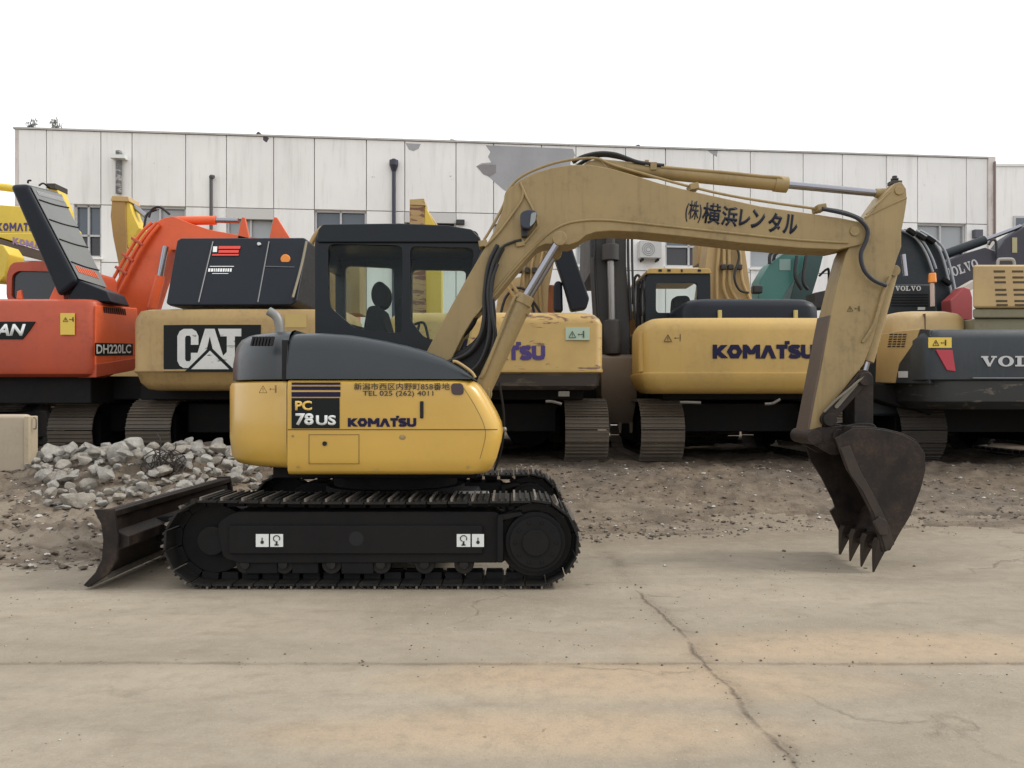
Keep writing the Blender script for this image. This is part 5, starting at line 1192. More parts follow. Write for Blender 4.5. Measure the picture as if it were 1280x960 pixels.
# ---- curved golden boom with nothing else showing
def lone_booms():
    Yo=15.5; T=thing('tracked_excavator','golden excavator showing only a curved boom end beside the orange boom','excavator',(XP(150,17),17.5,GZ))
    m=MB(); prof=[(139,250),(138,262),(140,285),(147,312),(149,345),(150,372)]
    m.pp([(140,248),(157,248),(157,270),(158,300),(160,340),(160,372),(149,372),(148,330),(141,295),(138,270)],Yo,.4); b=m.build('boom',paint('gold_shaded_side',(.36,.22,.07),.5,.3),T,.01)  # duller gold on this face has the shade put into its colour
    m=MB(); m.pp([(157.5,250),(161,252),(166,268),(174,285),(165,300),(160,310),(157.5,300)],Yo+.03,.35); m.build('boom_web',Y_BRIGHT,b,.01)  # brighter yellow stands in for light falling on the right-hand face
    m=MB(); m.pp([(138,251),(140,244.5),(160,245.5),(162,252)],Yo-.03,.46); m.build('boom_cap',paint('tan_cap',(.48,.33,.14),.5,.3),b,.01)
    m=MB(); m.cyl(P(163,254,Yo+.2),P(182,270,Yo+.2),.05); m.build('piston_rod',CHROME,T)
    generic_body(T,XP(150,16.5),16.2,Y_TAN,2.4,1.3)
    Yo=15.5; T=thing('tracked_excavator','pale yellow excavator whose rusty boom tip pokes above the dark cab roof','excavator',(XP(525,17),17.5,GZ))
    m=MB(); m.pp([(512,256),(530,256),(531,300),(533,400),(512,400),(512,300)],Yo,.4); b=m.build('boom',worn_paint('rusty_boom_end',(.44,.30,.12),(.16,.06,.03),.55),T,.01)
    m=MB(); m.pp([(530.5,256),(534,262),(540,274),(552,295),(552,400),(531,400)],Yo+.03,.35); m.build('boom_web',Y_BRIGHT,b,.01)
    m=MB(); m.pp([(512,256),(512,249),(530,248),(532,257)],Yo-.03,.46); m.build('boom_cap',worn_paint('rusty_cap',(.5,.36,.14),(.25,.12,.05),.6),b,.01)
    m=MB(); m.cyl(P(532,262,Yo+.1),P(552,292,Yo+.1),.03); m.build('piston_rod',PIPE_Y,T)
    generic_body(T,XP(525,16.5),16.2,Y_TAN,2.4,1.3)
    # orange clutter behind the centre gap
    Yo=15.0; T=thing('wheel_loader','small orange and rust coloured machine partly seen under the raised navy cover','loader',(XP(678,15.4),15.4,GZ))
    pxm(T,'body',[(672,400),(672,368),(683,356),(693,356),(697,372),(697,400)],Yo,.8,paint('rusty_orange',(.36,.12,.045),.6,.5),.02); pxm(T,'lamp_box',[(676,362),(676,352),(684,352),(684,362)],Yo-.1,.2,OLDBLK)
    m=MB(); 
    for s in (-.35,.35): m.cyl((XP(684,Yo)+s,Yo-.05,GZ+.45),(XP(684,Yo)+s,Yo+.25,GZ+.45),.45,n=24)
    m.bx(XP(672,Yo),XP(697,Yo),Yo,Yo+.8,GZ+.5,2.9); m.build('chassis',OLDBLK,T,.02)
lone_booms()

# ---- charcoal machines on the right
def right_machines():
    Yo=13.4; T=thing('tracked_excavator','charcoal excavator with curved piped boom and small amber beacon, behind the arm','excavator',(XP(1140,15.4),15.6,GZ))
    b=pxm(T,'boom',[(1118,400),(1112,340),(1108,300),(1116,288),(1132,286),(1150,289),(1168,300),(1181,322),(1190,350),(1195,400)],Yo,.55,VGREY,.02)
    pipes(b,'boom_pipe',[[(1128,288,Yo-.05),(1145,298,Yo-.08),(1158,318,Yo-.08),(1166,340,Yo-.08)],[(1134,287,Yo-.05),(1152,300,Yo-.08),(1164,320,Yo-.08),(1170,336,Yo-.08)],[(1145,288,Yo-.05),(1170,306,Yo-.08),(1182,335,Yo-.08),(1194,390,Yo-.08)],[(1150,288,Yo-.05),(1176,306,Yo-.08),(1188,335,Yo-.08),(1199,390,Yo-.08)]],.022,plain('grey_pipe',(.3,.32,.34),.35,.5))
    m=MB()
    for a,c in ((1139,290),(1151,296),(1163,300),(1183,352)): m.box(P(a,c,Yo-.1),(.16,.1,.08),Matrix.Rotation(R(35),3,'Y'))
    m.build('pipe_clamp',BLK,b,.02)
    Yh=12.2; h=pxm(T,'engine_hood',[(1085,415),(1088,368),(1096,358),(1104,355.5),(1163,355.5),(1170,358),(1172,415)],Yh,1.0,VGREY,.02)
    slab_word('VOLVO',XP(1119,Yh),XP(1151,Yh),ZP(363.5,Yh),ZP(357.5,Yh),Yh-.002,GRYTXT,h)
    m=MB()
    for k in range(5): m.bx(XP(1114,Yh),XP(1160,Yh),Yh-.012,Yh,ZP(369+k*3.4,Yh),ZP(367.6+k*3.4,Yh))
    m.build('louvres',BLK,h); dots(h,'badge',[(1147,384,1156,387.5)],Yh,GRYTXT,.01)
    m=MB(); m.cyl(P(1165.5,383,Yh-.25),P(1165,352,Yh-.25),.03,n=10); pl_=m.build('beacon_pole',plain('pale_pole',(.55,.42,.36),.5),T); m=MB(); m.cyl(P(1165.5,353.5,Yh-.25),P(1165.5,341.5,Yh-.25),.058,.05,n=18); m.build('beacon',ORG,pl_,.012)
    m=MB(); m.cyl(P(1132,345,Yh+.3),P(1129,318,Yh+.3),.035); m.build('piston_rod',CHROME,T)
    generic_body(T,XP(1140,15),13.9,VGREY,2.4,1.2)
    # slanted lettered boom
    Yo=14.6; T=thing('tracked_excavator','charcoal excavator with a slanting lettered boom rising to the right edge','excavator',(XP(1250,16.6),17,GZ))
    b=pxm(T,'boom',[(1150,345),(1168,335),(1184,327),(1205,317),(1232,309),(1244,313),(1250,330),(1238,345),(1215,352),(1196,362),(1178,376),(1150,390)],Yo,.45,PURP,.02)
    slab_word('VOLVO',XP(1180,Yo),XP(1223,Yo),ZP(342,Yo),ZP(330,Yo),Yo-.004,GRYTXT,b,rot=R(19))
    m=MB(); m.cyl(P(1178,319,Yo+.2),P(1231,300,Yo+.2),.085); c=m.build('arm_cylinder',VGREY,T,.01); m=MB(); m.cyl(P(1231,300,Yo+.2),P(1276,283,Yo+.2),.04); m.build('piston_rod',CHROME,c)
    a=pxm(T,'arm',[(1236,340),(1246,315),(1258,298),(1275,287),(1300,270),(1330,265),(1330,335),(1300,345)],Yo+.05,.35,PURP,.02); dots(a,'yellow_label',[(1265,297,1271,316)],Yo+.05,plain('dusty_yellow',(.4,.36,.2),.6),.01)
    pipes(T,'hydraulic_hose',[[(1236,306,Yo-.05),(1240,300,Yo-.05),(1245,303,Yo-.05),(1246,325,Yo-.05)]],.022,RUB)
    generic_body(T,XP(1330,16.4),15.4,PURP,2.4,1.2)
    # red piece
    Yo=13.0; T=thing('tracked_excavator','dull red excavator partly seen between the piped boom and the slotted tan box','excavator',(XP(1202,15),15,GZ))
    pxm(T,'arm_end',[(1190,400),(1188,375),(1198,366),(1205,358),(1213,361),(1216,372),(1216,400)],Yo,.3,paint('dull_red',(.40,.07,.07),.5,.4),.02,3)
    pxm(T,'pale_arm',[(1186,368),(1222,348),(1222,358),(1190,376)],Yo+.4,.2,paint('pale_arm_paint',(.55,.5,.42),.5,.3)); generic_body(T,XP(1215,15.5),14.2,O_CW,2.2,.9)
    # front charcoal machine
    T=thing('tracked_excavator','tan and slate excavator cut by the right edge, pale serif letters and red reflector','excavator',(XP(1330,12),12.4,GZ))
    Y=9.9; x0,x1=XP(1161,Y),XP(1530,Y); zt=ZP(411,Y); z1=ZP(476,Y); zb=ZP(512,Y)
    c=cw(T,x0,x1,Y,1.1,z1,zt,VCW,[(z1,.03),(z1+.02,.0),(z1+.15,0),(zt-.12,0),(zt-.04,.03),(zt,.08)],rc=.16,bulge=.05)
    cw(T,x0+.05,x1-.05,Y+.05,1.0,zb,z1,worn_paint('dusty_lower_slate',(.022,.024,.025),(.10,.085,.065),.64),[(zb,.14),(zb+.1,.02),(z1-.02,.0),(z1,.0)],rc=.3,bulge=.05,name='lower_skirt')
    f=cwy(x0,x1,Y,.05)
    slab_word('VOLVO',XP(1227,Y),XP(1330,Y),ZP(458,Y),ZP(445,Y),lambda x:f(x)-.003,GRYTXT,c)
    m=MB(); m.bx(XP(1216,Y),XP(1420,Y),Y-.008,Y+.03,ZP(473,Y),ZP(471.8,Y)); m.build('trim_line',plain('grey_line',(.22,.23,.24),.5),c,smooth=0)
    m=MB(); xa,xb=XP(1162.5,Y),XP(1191.5,Y); m.bx(xa,xb,f(xa)-.010,f(xa)-.002,ZP(434.5,Y),ZP(421.5,Y)); l=m.build('warning_label',YLAB,c,smooth=0); pict(c,1166,432,.075,f(xa)-.012,BLKTXT)
    m=MB(); m.prism([XZ(a,b,Y) for a,b in ((1171,437),(1192,437.5),(1196,464),(1185,462.5))],f(xb)-.008,f(xb)+.01); m.build('red_reflector',REDREF,c,.003)
    # tan side panel turned left
    sp=MB(); A,B=P(1094,420,11.1),P(1161,412,9.99)
    def sd(px,py,o=0):
        d=Vector((B.x-A.x,B.y-A.y)); k=(px-640)/FP; s=(A.x-k*A.y)/(k*d.y-d.x); return P(px,py,A.y+d.y*s+o)
    sp.prism3([sd(*p) for p in ((1094,478),(1096,428),(1100,418),(1120,414),(1150,411),(1146,424),(1136,438),(1124,455),(1119,479))],(.3,.25,0)); s_=sp.build('side_panel',Y_TAN,T,.01)
    sq=MB(); sq.prism3([sd(*p,.01) for p in ((1119,479),(1124,455),(1136,438),(1146,424),(1150,411),(1162,412),(1162,480))],(.3,.25,0)); sl_=sq.build('side_panel_lower',VCW,T,.01)
    m=MB()
    for r_ in range(6):
        for k in range(4):
            a=1112+k*5.6-r_*.5; b2=417.2+r_*3.0; m.prism3([sd(a,b2+1.6,-.012),sd(a+4,b2+1.4,-.012),sd(a+4.4,b2,-.012),sd(a+.4,b2+.2,-.012)],(0,.008,0))
    m.build('vent_slots',DK,s_,smooth=0)
    m=MB(); m.prism3([sd(1123,472,-.006),sd(1135,472,-.006),sd(1135,464,-.006),sd(1123,464,-.006)],(0,.006,0)); m.build('model_plate',GRYTXT,sl_,smooth=0)
    a_,b_=sd(1123.5,470),sd(1134.5,470); slope=(b_.y-a_.y)/(b_.x-a_.x)
    for rr_,(t0,t1) in enumerate(((464.8,467.6),(468.4,471.2))): lettering('EC2'+'10'[rr_],a_.x,b_.x,sd(1124,t1).z,sd(1124,t0).z,lambda X:a_.y+(X-a_.x)*slope-.014,VCW,sl_,.0)
    # tan hoods
    h1=MB(); Yk=10.6; h1.loft(plan_rings(XP(1120,Yk),XP(1214,Yk),Yk,Yk+1.2,[(ZP(416,Yk),0),(ZP(398,Yk),.01),(ZP(391,Yk),.06),(ZP(387.5,Yk),.16)],rc=.2)); h1o=h1.build('engine_hood',Y_TAN,T,smooth=40)
    m=MB(); m.bx(XP(1156,Yk),XP(1157,Yk),Yk-.003,Yk+.2,ZP(412,Yk),ZP(392,Yk)); m.build('hood_seam',SCUFF,h1o,smooth=0)
    Yk=10.35; m=MB(); m.prism3([(XP(a,Yk),Yk,ZP(c_,Yk)) for a,c_ in ((1216,385),(1216,330.5),(1420,330.5),(1420,385))],(.95,1.4,0)); bx_=m.build('slotted_hood',Y_TAN,T,.035,3)
    m=MB(); m.prism3([(XP(a,Yk),Yk+.04,ZP(c_,Yk)) for a,c_ in ((1218,397),(1218,385.5),(1420,385.5),(1420,397))],(.9,1.3,0)); m.bx(XP(1224,Yk),XP(1420,Yk),Yk+.1,Yk+.5,ZP(420,Yk),ZP(397,Yk)); m.build('hood_base',paint('olive_base',(.2,.18,.11),.6,.4),T,.02)
    sl=[]
    for r_,(a,b2) in enumerate(((338,0),(345.5,1),(351.5,2),(361,3),(367,4),(375,5),(380,6))):
        for k in range(4): sl.append((1242+k*23+b2*.6,a,1256+k*23+b2*.6,a+2.6))
    dots(bx_,'vent_slots',sl,Yk,plain('slot_brown',(.07,.05,.03),.8),.004)
    pipes(T,'grab_rail',[[(1247,331,Yk+.3),(1248,325,Yk+.3),(1252,324,Yk+.3),(1264,324,Yk+.3),(1267,326,Yk+.3),(1268,331,Yk+.3)]],.02,plain('grey_rail',(.3,.3,.3),.4))
    m=MB(); m.bx(x0+.4,x1-.1,Y+1.1,Y+3.6,ZP(480,Y),ZP(416,Y)); m.bx(XP(1078,Y+1.4),x0+.5,Y+1.3,Y+3.8,ZP(520,Y+1.4),ZP(482,Y+1.4)); m.build('engine_house',VCW,T,.05)
    under(T,XP(1300,Y),10.5,1.0,ZP(505,Y)+.05)
    cx=XP(1150,11.0); bg_tracks(T,(cx,cx+2.5),10.85,w=.62,mat=SHOED)
    pxm(T,'floor_edge',[(1070,500),(1072,478),(1130,480),(1165,490),(1165,520),(1142,512),(1120,508),(1095,500)],10.9,.5,BLK,.03)
right_machines()

# ================================================================== BUILDING
def building():
    A=Vector((-14.9,24,0)); B=Vector((16.32,27.0,0)); u=(B-A).normalized(); nrm=Vector((-u.y,u.x,0))
    M=Matrix(((u.x,nrm.x,0),(u.y,nrm.y,0),(0,0,1)))
    def s_of(px):
        k=(px-640)/FP; s=(A.x-k*A.y)/(k*u.y-u.x); return s
    def y_of(px): return A.y+u.y*s_of(px)
    def z_of(px,py): return ZP(py,y_of(px))
    T=thing('warehouse','long off-white panelled warehouse with peeling paint behind the row of machines','building',tuple(A+Vector((15,1.5,0))))
    def W(mb,s0,s1,t0,t1,z0,z1,m=0):
        mb.box(A+M@Vector(((s0+s1)/2,(t0+t1)/2,(z0+z1)/2)),(s1-s0,t1-t0,z1-z0),M,m)
    wm,nt,b=_mat('weathered_white_wall'); v=coords(nt); vs=coords(nt,(2.2,2.2,.16)); 
    n1=noise_n(nt,.35,5,.6,v); st=noise_n(nt,1.5,5,.6,vs); sp=noise_n(nt,1.3,9,.8,v)
    c=mixc(nt,ramp(nt,n1,[(.3,0),(.7,1)]),(.78,.77,.745),(.87,.86,.835)); c=mixc(nt,ramp(nt,st,[(.52,0),(.85,.55)]),c,(.50,.485,.455))
    z=nt.nodes.new('ShaderNodeSeparateXYZ'); nt.links.new(v,z.inputs[0])
    band=ramp(nt,math_n(nt,'ABSOLUTE',math_n(nt,'SUBTRACT',z.outputs[2],8.35)),[(.05,1),(.55,0)])
    spots=ramp(nt,math_n(nt,'ADD',sp,math_n(nt,'MULTIPLY',band,.07)),[(.70,0),(.715,.75)]); c=mixc(nt,spots,c,(.27,.27,.27))
    sp2=ramp(nt,noise_n(nt,9,4,.7,v),[(.72,0),(.78,.5)]); c=mixc(nt,sp2,c,(.42,.41,.39)); st2=noise_n(nt,5,4,.6,coords(nt,(2.5,2.5,.22))); c=mixc(nt,math_n(nt,'MULTIPLY',ramp(nt,st2,[(.58,0),(.75,.25)]),ramp(nt,math_n(nt,'SUBTRACT',z.outputs[2],6.2),[(.3,0),(1,1)])),c,(.48,.45,.41))
    nt.links.new(c,b.inputs['Base Color']); b.inputs['Roughness'].default_value=.85; b.inputs['Specular IOR Level'].default_value=.25; bump(nt,b,sp,.3,.02)
    jm=plain('wall_joint',(.58,.57,.55),.9)
    bays=[(58,126),(165,232),(283,342),(393,458),(506,570),(617,677),(720,782),(832,892),(938,1004),(1053,1108),(1147,1208)]
    zr=9.36; zt=7.14; zb_=5.55; L=s_of(1243)
    wall=MB(); back=MB(); g=.014
    def panel(s0,s1,z0,z1): W(wall,s0+g,s1-g,0,.16,z0+g,z1-g)
    edges=[0]; prev=0
    for a,b2 in bays:
        s0,s1=s_of(a),s_of(b2)
        for q0,q1 in ((0,2.8),(2.8,5.4),(5.4,zt),(zt,zr)): panel(prev,s0,q0,q1)
        for q0,q1 in ((0,2.8),(2.8,zb_),(zt,zr)): panel(s0,s1,q0,q1)
        prev=s1
    for q0,q1 in ((0,2.8),(2.8,5.4),(5.4,zt),(zt,zr)): panel(prev,L-.25,q0,q1)
    W(back,.05,L-.05,.10,.155,0,zb_); W(back,.05,L-.05,.10,.155,zt,zr-.05)
    pv=0
    for a,b2 in bays: W(back,pv+.03,s_of(a)-.03,.10,.155,zb_,zt); pv=s_of(b2)
    W(back,pv+.03,L-.05,.10,.155,zb_,zt)
    w_=wall.build('wall',wm,T,smooth=0); back.build('wall_joint',jm,T,smooth=0)
    core=MB(); W(core,.1,L-.1,.75,14,0,zr-.2); core.build('hall',plain('inner_dark',(.05,.05,.05),.9),T,smooth=0)
    en=MB(); W(en,-.02,.1,0,14,0,zr); W(en,L-.25,L,-.06,14,0,zr+.02); en.build('end_wall',paint('pinkish_pilaster',(.70,.64,.60),.85,.5,(.3,.27,.25),streak=.8,spec=.2),T)
    cp=MB(); W(cp,-.05,L,-.05,.3,zr,zr+.05); cp.build('coping',paint('coping_grey',(.5,.49,.47),.8,.4),T)
    panes=[plain('pane_sky',(.10,.125,.15),.12),plain('pane_curtain',(.34,.36,.37),.25),plain('pane_dark',(.035,.035,.04),.12)]
    fm=plain('window_frame_white',(.5,.5,.5),.5)
    for i,(a,b2) in enumerate(bays):
        s0,s1=s_of(a),s_of(b2); fr=MB(); zm=zb_+ (zt-zb_)*.42
        if i==0: s0=s_of(92)
        for q in ((s0,s0+.06,zb_,zt),(s1-.06,s1,zb_,zt),(s0,s1,zb_,zb_+.06),(s0,s1,zt-.06,zt),(s0,s1,zm-.03,zm+.03),((s0+s1)/2-.03,(s0+s1)/2+.03,zb_,zt)): W(fr,q[0],q[1],.10,.17+.004*(q[1]-q[0]),q[2],q[3])
        f=fr.build('window',fm,T,smooth=0)
        pn=MB(); k=(0,1,1,0,2,1,1,0,1,1,1)[i]
        W(pn,s0+.02,s1-.02,.185,.20,zm,zt-.02); pn.build('window_pane',panes[k],f,smooth=0); pn=MB(); W(pn,s0+.02,s1-.02,.186,.20,zb_+.02,zm); pn.build('window_pane',panes[(2,1,2,2,2,1,1,2,1,1,2)[i]],f,smooth=0)
        if i==0:
            ex=MB(); W(ex,s_of(58),s0,0,.16,zb_,zt); ex.build('wall_infill',wm,T,smooth=0)
        sl=MB(); W(sl,s0-.05,s1+.05,-.08,.16,zb_-.07,zb_-.004); sl.build('window_sill',wm,f,smooth=0)
        if i in (2,4,5): 
            hd=MB(); W(hd,s0,s1,-.03,.09,zt-.34,zt-.02); hd.build('shutter_box',jm,f,smooth=0)
    # exposed cement where cladding fell off
    def onw(px,py,o=.0): k=s_of(px); p=A+M@Vector((k,o,0)); p.z=z_of(px,py); return p
    gm_=paint('bare_cement',(.36,.36,.375),.9,.35,(.25,.25,.25),spec=.2)
    m=MB(); pts=[(607,181.5),(716,186),(719,194),(713,203),(712,225),(700,260),(641,262),(634,240),(628,236),(612,222),(600,213),(595,208),(602,204),(614,203),(610,196),(613,190)]
    m.prism3([onw(a,b2,-.006) for a,b2 in pts],M@Vector((0,.02,0))); e=m.build('bare_cement_patch',gm_,T,smooth=0)
    m=MB(); m.prism3([onw(a,b2,-.010) for a,b2 in ((596,208),(604,205.5),(620,206),(620,216),(612,221),(604,218),(600,213))],M@Vector((0,.004,0))); m.build('rough_patch',paint('rough_cement',(.24,.235,.24),.95,.5),e,smooth=0)
    m=MB(); m.prism3([onw(a,b2,-.006) for a,b2 in ((507,179),(526,180),(523,186),(517,189),(511,187))],M@Vector((0,.02,0))); m.build('bare_cement_patch',gm_,T,smooth=0)
    m=MB(); m.prism3([onw(a,b2,-.006) for a,b2 in ((884,188),(897,188.5),(896,196),(888,191))],M@Vector((0,.02,0))); m.build('bare_cement_patch',gm_,T,smooth=0)
    # pipes on the wall
    def wpipe(px,py0,py1,r,mat,label,hopper=True,py2=None):
        a=onw(px,py0,-.10); b2=onw(px,py1,-.10); t=thing('downpipe',label,'downpipe',tuple(b2))
        m=MB(); m.cyl(b2,a,r,n=10); q=m.build('pipe',mat,t)
        if hopper:
            m=MB(); c=onw(px,py0+8,-.10); m.cyl(c+Vector((0,0,-.2)),c,r*1.0,r*2.3,12); m.cyl(c,c+Vector((0,0,.16)),r*2.3,n=12); m.build('hopper',mat,t)
        return t
    pm=plain('black_pipe',(.03,.03,.05),.4)
    wpipe(492.5,200,410,.06,pm,'black downpipe with hopper on the wall above the dark cab')
    t=wpipe(265,222,350,.05,plain('grey_iron_pipe',(.08,.08,.08),.6),'thin grey pipe with a bent top above the orange boom',False); m=MB(); m.tube([onw(265,224,-.1),onw(265.5,222,-.12),onw(269,223,-.14)],.06,8); m.build('bent_top',plain('grey_iron_pipe2',(.08,.08,.08),.6),t)
    t=wpipe(150,190,243,.09,worn_paint('peeling_pipe',(.10,.10,.095),(.32,.31,.3),.55),'short dark peeling downpipe above the curved golden boom',False)
    m=MB(); m.box(onw(151,198.5,-.12),(.42,.3,.1),M); m.build('white_collar',WHT,t)
    wpipe(1241,203,300,.035,plain('rust_pipe',(.22,.16,.14),.7),'thin rusty pipe on the pilaster at the right end of the warehouse',False)
    # air conditioners and small box
    def ac(px,py,w_,h_,label,mt):
        c=onw(px,py,-.2); t=thing('air_conditioner',label,'air conditioner',tuple(c)); m=MB(); m.box(c,(w_,.32,h_),M); q=m.build('casing',mt,t,.02)
        m=MB(); d=M@Vector((0,-1,0)); cc=c+d*.165+M@Vector((-.08,0,0)); 
        for rr_ in (.08,.14,.2): m.tube([cc+M@Vector((rr_*math.cos(2*PI*k/20),0,rr_*math.sin(2*PI*k/20))) for k in range(21)],.012,5,smooth=0)
        m.build('fan_grille',plain('ac_grey',(.3,.3,.3),.6),q); m=MB(); m.box(c+M@Vector((-w_*.35,.05,-h_/2-.05)),(.05,.4,.06),M); m.box(c+M@Vector((w_*.35,.05,-h_/2-.05)),(.05,.4,.06),M); m.build('bracket',BLK,t)
    ac(810,314,.72,.55,'off-white air conditioner unit on the warehouse wall left of a window',plain('ac_white',(.5,.5,.48),.5))
    m=MB(); m.box(onw(575.5,278.5,-.06),(.26,.2,.15),M); o=m.build('vent_box',plain('vent_black',(.03,.03,.03),.6),None,.02,origin=onw(575.5,278.5)); tag(o,'small black vent box on the wall above the dark cab roof','vent')
    m=MB(); m.box(onw(1220,293,-.06),(.30,.2,.28),M); o=m.build('vent_box',plain('vent_grey',(.09,.09,.11),.6),None,.02,origin=onw(1220,293)); tag(o,'square dark vent on the wall near the right end of the warehouse','vent')
    # roof edge wire
    t=thing('roof_wire','thin wire on short posts along the left roof edge of the warehouse','wire',tuple(onw(60,165)))
    m=MB(); pts=[onw(p,164.5+(p-40)*.0315-3.0,.1) for p in range(28,560,20)]; m.tube(pts,.014,5,smooth=0); m.build('wire',BLK,t)
    for p in (78,122,165,208,250,293,340,400): m=MB(); z0=onw(p,164.5+(p-40)*.0315-3.0,.1); m.cyl(z0,z0-Vector((0,0,.16)),.018,n=6); m.build('post',BLK,t)
    m=MB(); a=onw(563,173,.1);b2=onw(589,179,.1); m.cyl(a,b2,.02,n=6); o=m.build('roof_rod',plain('rod_grey',(.25,.25,.25),.5),None,origin=b2); tag(o,'thin bare rod leaning on the roof edge above the dark cab','rod')
    def blob(name,px,py,parts,lab,cat,mat):
        c=onw(px,py,.1); m=MB()
        for dx,dz,r,sx,sz in parts: m.sph(c+M@Vector((dx,0,dz)),r,(sx,1,sz),8)
        o=m.build(name,mat,None,origin=c); tag(o,lab,cat)
    dk=plain('roof_dark',(.07,.065,.075),.7)
    c=onw(329,170,.1); m=MB(); m.box(c+Vector((0,0,-.05)),(.34,.2,.16),Matrix.Rotation(R(28),3,'Y')); m.cyl(c+Vector((-.12,0,.05)),c+Vector((-.2,0,.12)),.07,n=10); m.cyl(c+Vector((.05,0,-.1)),c+Vector((.05,0,-.3)),.03,n=6); tag(m.build('floodlight',dk,None,.02,origin=c),'small dark floodlight on the roof edge above the black engine cover','floodlight')
    c=onw(798,188,.1); m=MB(); m.prism3([c+M@Vector(p) for p in ((-.22,0,-.05),(-.2,0,.02),(-.05,0,.2),(.03,0,.24),(.1,0,.2),(.1,0,-.05))],M@Vector((0,.25,0))); tag(m.build('loudspeaker',dk,None,.03,origin=c),'small dark loudspeaker on the roof edge above the long boom','loudspeaker')
    # roof weeds
    for px,hgt,lab in ((38,.36,'left one of two wispy grey weeds on the roof corner'),(65,.40,'right one of two wispy grey weeds on the roof corner')):
        c=onw(px,163,.1); m=MB(); rr_=random.Random(px); 
        for k in range(9):
            e=c+M@Vector((rr_.uniform(-.25,.25),rr_.uniform(-.1,.1),hgt*rr_.uniform(.4,1))); m.tube([c+M@Vector((rr_.uniform(-.06,.06),0,0)),(c+e)/2+Vector((rr_.uniform(-.05,.05),0,0)),e],.008,4,smooth=3)
            for j in range(7):
                q=c.lerp(e,rr_.uniform(.4,1))+Vector((rr_.uniform(-.06,.06),0,rr_.uniform(-.04,.04))); a=rr_.uniform(0,3); d=Vector((math.cos(a)*.05,0,math.sin(a)*.05)); m.add([q-d,q+Vector((.01,.02,.02)),q+d,q-Vector((.01,.02,.02))],[(0,1,2,3)])
        tag(m.build('weed',plain('dry_weed',(.2,.2,.18),.9),None,smooth=0,origin=c),lab,'weed')
    # annex on the right
    T2=thing('annex_building','pale annex set back behind the right end of the warehouse','building',(24,31,0)); m=MB(); Yx=29.5
    m.bx(XP(1243,Yx),XP(1700,Yx),Yx,Yx+10,0,ZP(206,Yx)); m.build('wall',wm,T2,smooth=0)
    f=MB(); xa,xb=XP(1266,Yx),XP(1330,Yx); f.bx(xa,xb,Yx-.06,Yx-.01,ZP(330,Yx),ZP(270,Yx)); fo=f.build('window',fm,T2,.01); f=MB(); f.bx(xa+.08,xb-.08,Yx-.075,Yx-.062,ZP(326,Yx),ZP(273,Yx)); f.build('window_pane',panes[0],fo,smooth=0)
    m=MB(); m.bx(XP(1243,Yx),XP(1700,Yx),Yx-.06,Yx+.3,ZP(208,Yx),ZP(205,Yx)); m.build('coping',WHT,T2)
building()

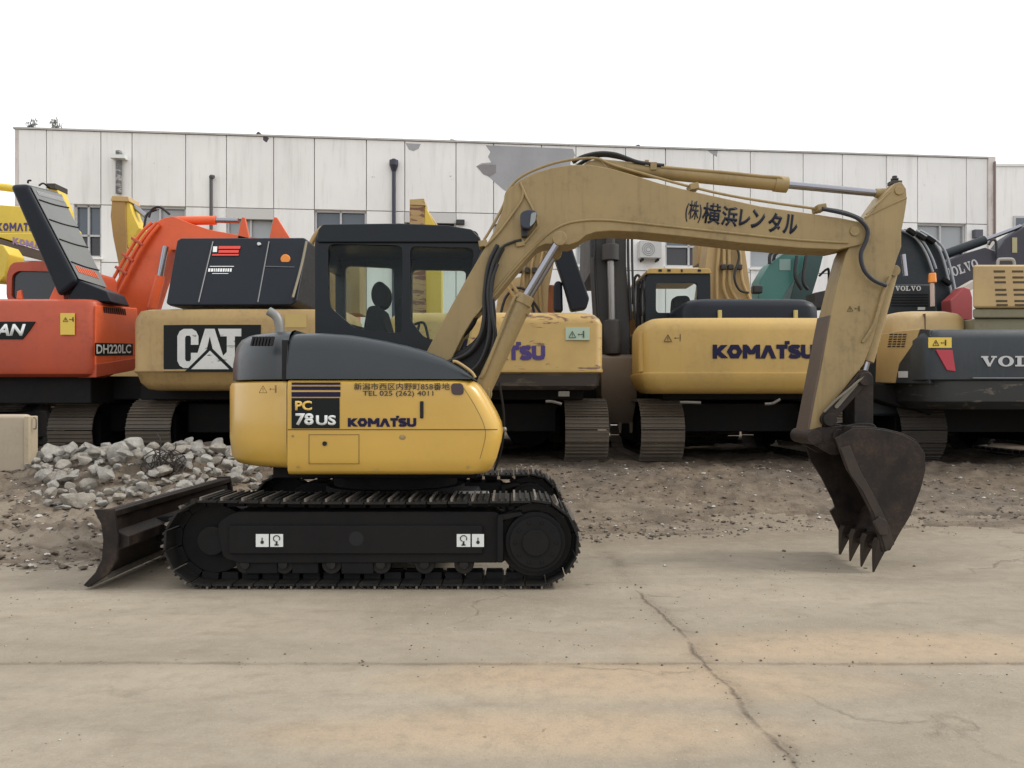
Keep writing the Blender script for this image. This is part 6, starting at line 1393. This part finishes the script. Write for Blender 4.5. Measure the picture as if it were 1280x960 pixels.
def clutter():
    # arms glimpsed through the cab and between the machines
    Yo=14.2; T=thing('tracked_excavator','orange excavator arm glimpsed through the rear cab window of the front machine','excavator',(XP(436,16),16,GZ))
    b=pxm(T,'boom',[(430,420),(433,352),(438,340),(443,352),(447,420)],Yo,.4,O_RED,.02); pipes(b,'boom_pipe',[[(437,410,Yo-.06),(437,370,Yo-.06),(440,348,Yo-.06)]],.03,O_CW); generic_body(T,XP(436,15.4),14.7,O_CW,2.3,1.1)
    Yo=13.0; T=thing('tracked_excavator','tan excavator boom with looping hoses between the ochre boom cylinder and navy cover','excavator',(XP(640,15),15.2,GZ))
    b=pxm(T,'boom',[(618,400),(622,372),(640,348),(652,345),(650,362),(640,380),(640,400)],Yo,.4,Y_TAN,.02)
    pipes(b,'hydraulic_hose',[[(626,392,Yo-.1),(632,372,Yo-.12),(645,360,Yo-.12),(660,366,Yo-.1),(668,392,Yo-.1)],[(640,392,Yo-.1),(648,372,Yo-.14),(662,372,Yo-.14),(676,392,Yo-.1)]],.022,RUB)
    pipes(b,'boom_pipe',[[(630,352,Yo-.2),(646,376,Yo-.2),(656,392,Yo-.2)],[(637,350,Yo-.2),(652,374,Yo-.2),(662,392,Yo-.2)]],.03,PIPE_Y); generic_body(T,XP(640,14.8),14.1,Y_TAN,2.3,.9)
    Yo=12.4; T=thing('tracked_excavator','grey dusty excavator parts with hoses standing between the black arm and the cab with rooflights','excavator',(XP(800,14.6),14.4,GZ))
    b=pxm(T,'mast',[(795,470),(795,372),(800,360),(812,362),(812,470)],Yo+.6,.3,OLDBLK,.02)
    pipes(b,'hydraulic_hose',[[(796,440,Yo+.5),(797,390,Yo+.5),(803,362,Yo+.5),(810,380,Yo+.5)],[(801,440,Yo+.5),(802,392,Yo+.5),(808,368,Yo+.5)],[(791,380,Yo+.5),(793,350,Yo+.5),(799,345,Yo+.5),(803,365,Yo+.5)]],.022,RUB); generic_body(T,XP(802,14.6),13.9,OLDBLK,2.0,.8)
clutter()
# ================================================================== CAMERA, LIGHT
S.render.engine='CYCLES'; S.cycles.transparent_max_bounces=24
cam=bpy.data.cameras.new('camera'); co=bpy.data.objects.new('camera',cam); COL.objects.link(co)
co.location=(0,0,HC); co.rotation_euler=(R(90),0,0); cam.lens=36*FP/1280; cam.sensor_width=36; cam.shift_y=17/1280
cam.clip_start=.05; cam.clip_end=3000; S.camera=co
SUN_AZ=R(86); SUN_EL=R(44)     # azimuth measured from +Y towards +X
w=bpy.data.worlds.new('World'); S.world=w; w.use_nodes=True; nt=w.node_tree
bg=nt.nodes['Background']; sky=nt.nodes.new('ShaderNodeTexSky'); sky.sky_type='NISHITA'; sky.sun_disc=False
sky.sun_elevation=SUN_EL; sky.sun_rotation=SUN_AZ; sky.air_density=1.0; sky.dust_density=1.5; sky.ozone_density=1
hs=nt.nodes.new('ShaderNodeHueSaturation'); hs.inputs['Saturation'].default_value=.25
mx=nt.nodes.new('ShaderNodeMix'); mx.data_type='RGBA'; mx.inputs[0].default_value=.75; mx.inputs[7].default_value=(9.6,9.7,9.9,1)
nt.links.new(sky.outputs[0],hs.inputs['Color']); nt.links.new(hs.outputs[0],mx.inputs[6]); nt.links.new(mx.outputs[2],bg.inputs['Color']); bg.inputs['Strength'].default_value=.12
sl=bpy.data.lights.new('sun','SUN'); sl.energy=1.5; sl.angle=R(13); sl.color=(1,.95,.87)
so=bpy.data.objects.new('sun',sl); COL.objects.link(so); so.location=(10,10,20)
dv=Vector((math.sin(SUN_AZ)*math.cos(SUN_EL),math.cos(SUN_AZ)*math.cos(SUN_EL),math.sin(SUN_EL)))
so.rotation_euler=dv.to_track_quat('Z','Y').to_euler()
S.view_settings.view_transform='Standard'; S.view_settings.look='None'; S.view_settings.exposure=0.38; S.view_settings.gamma=1
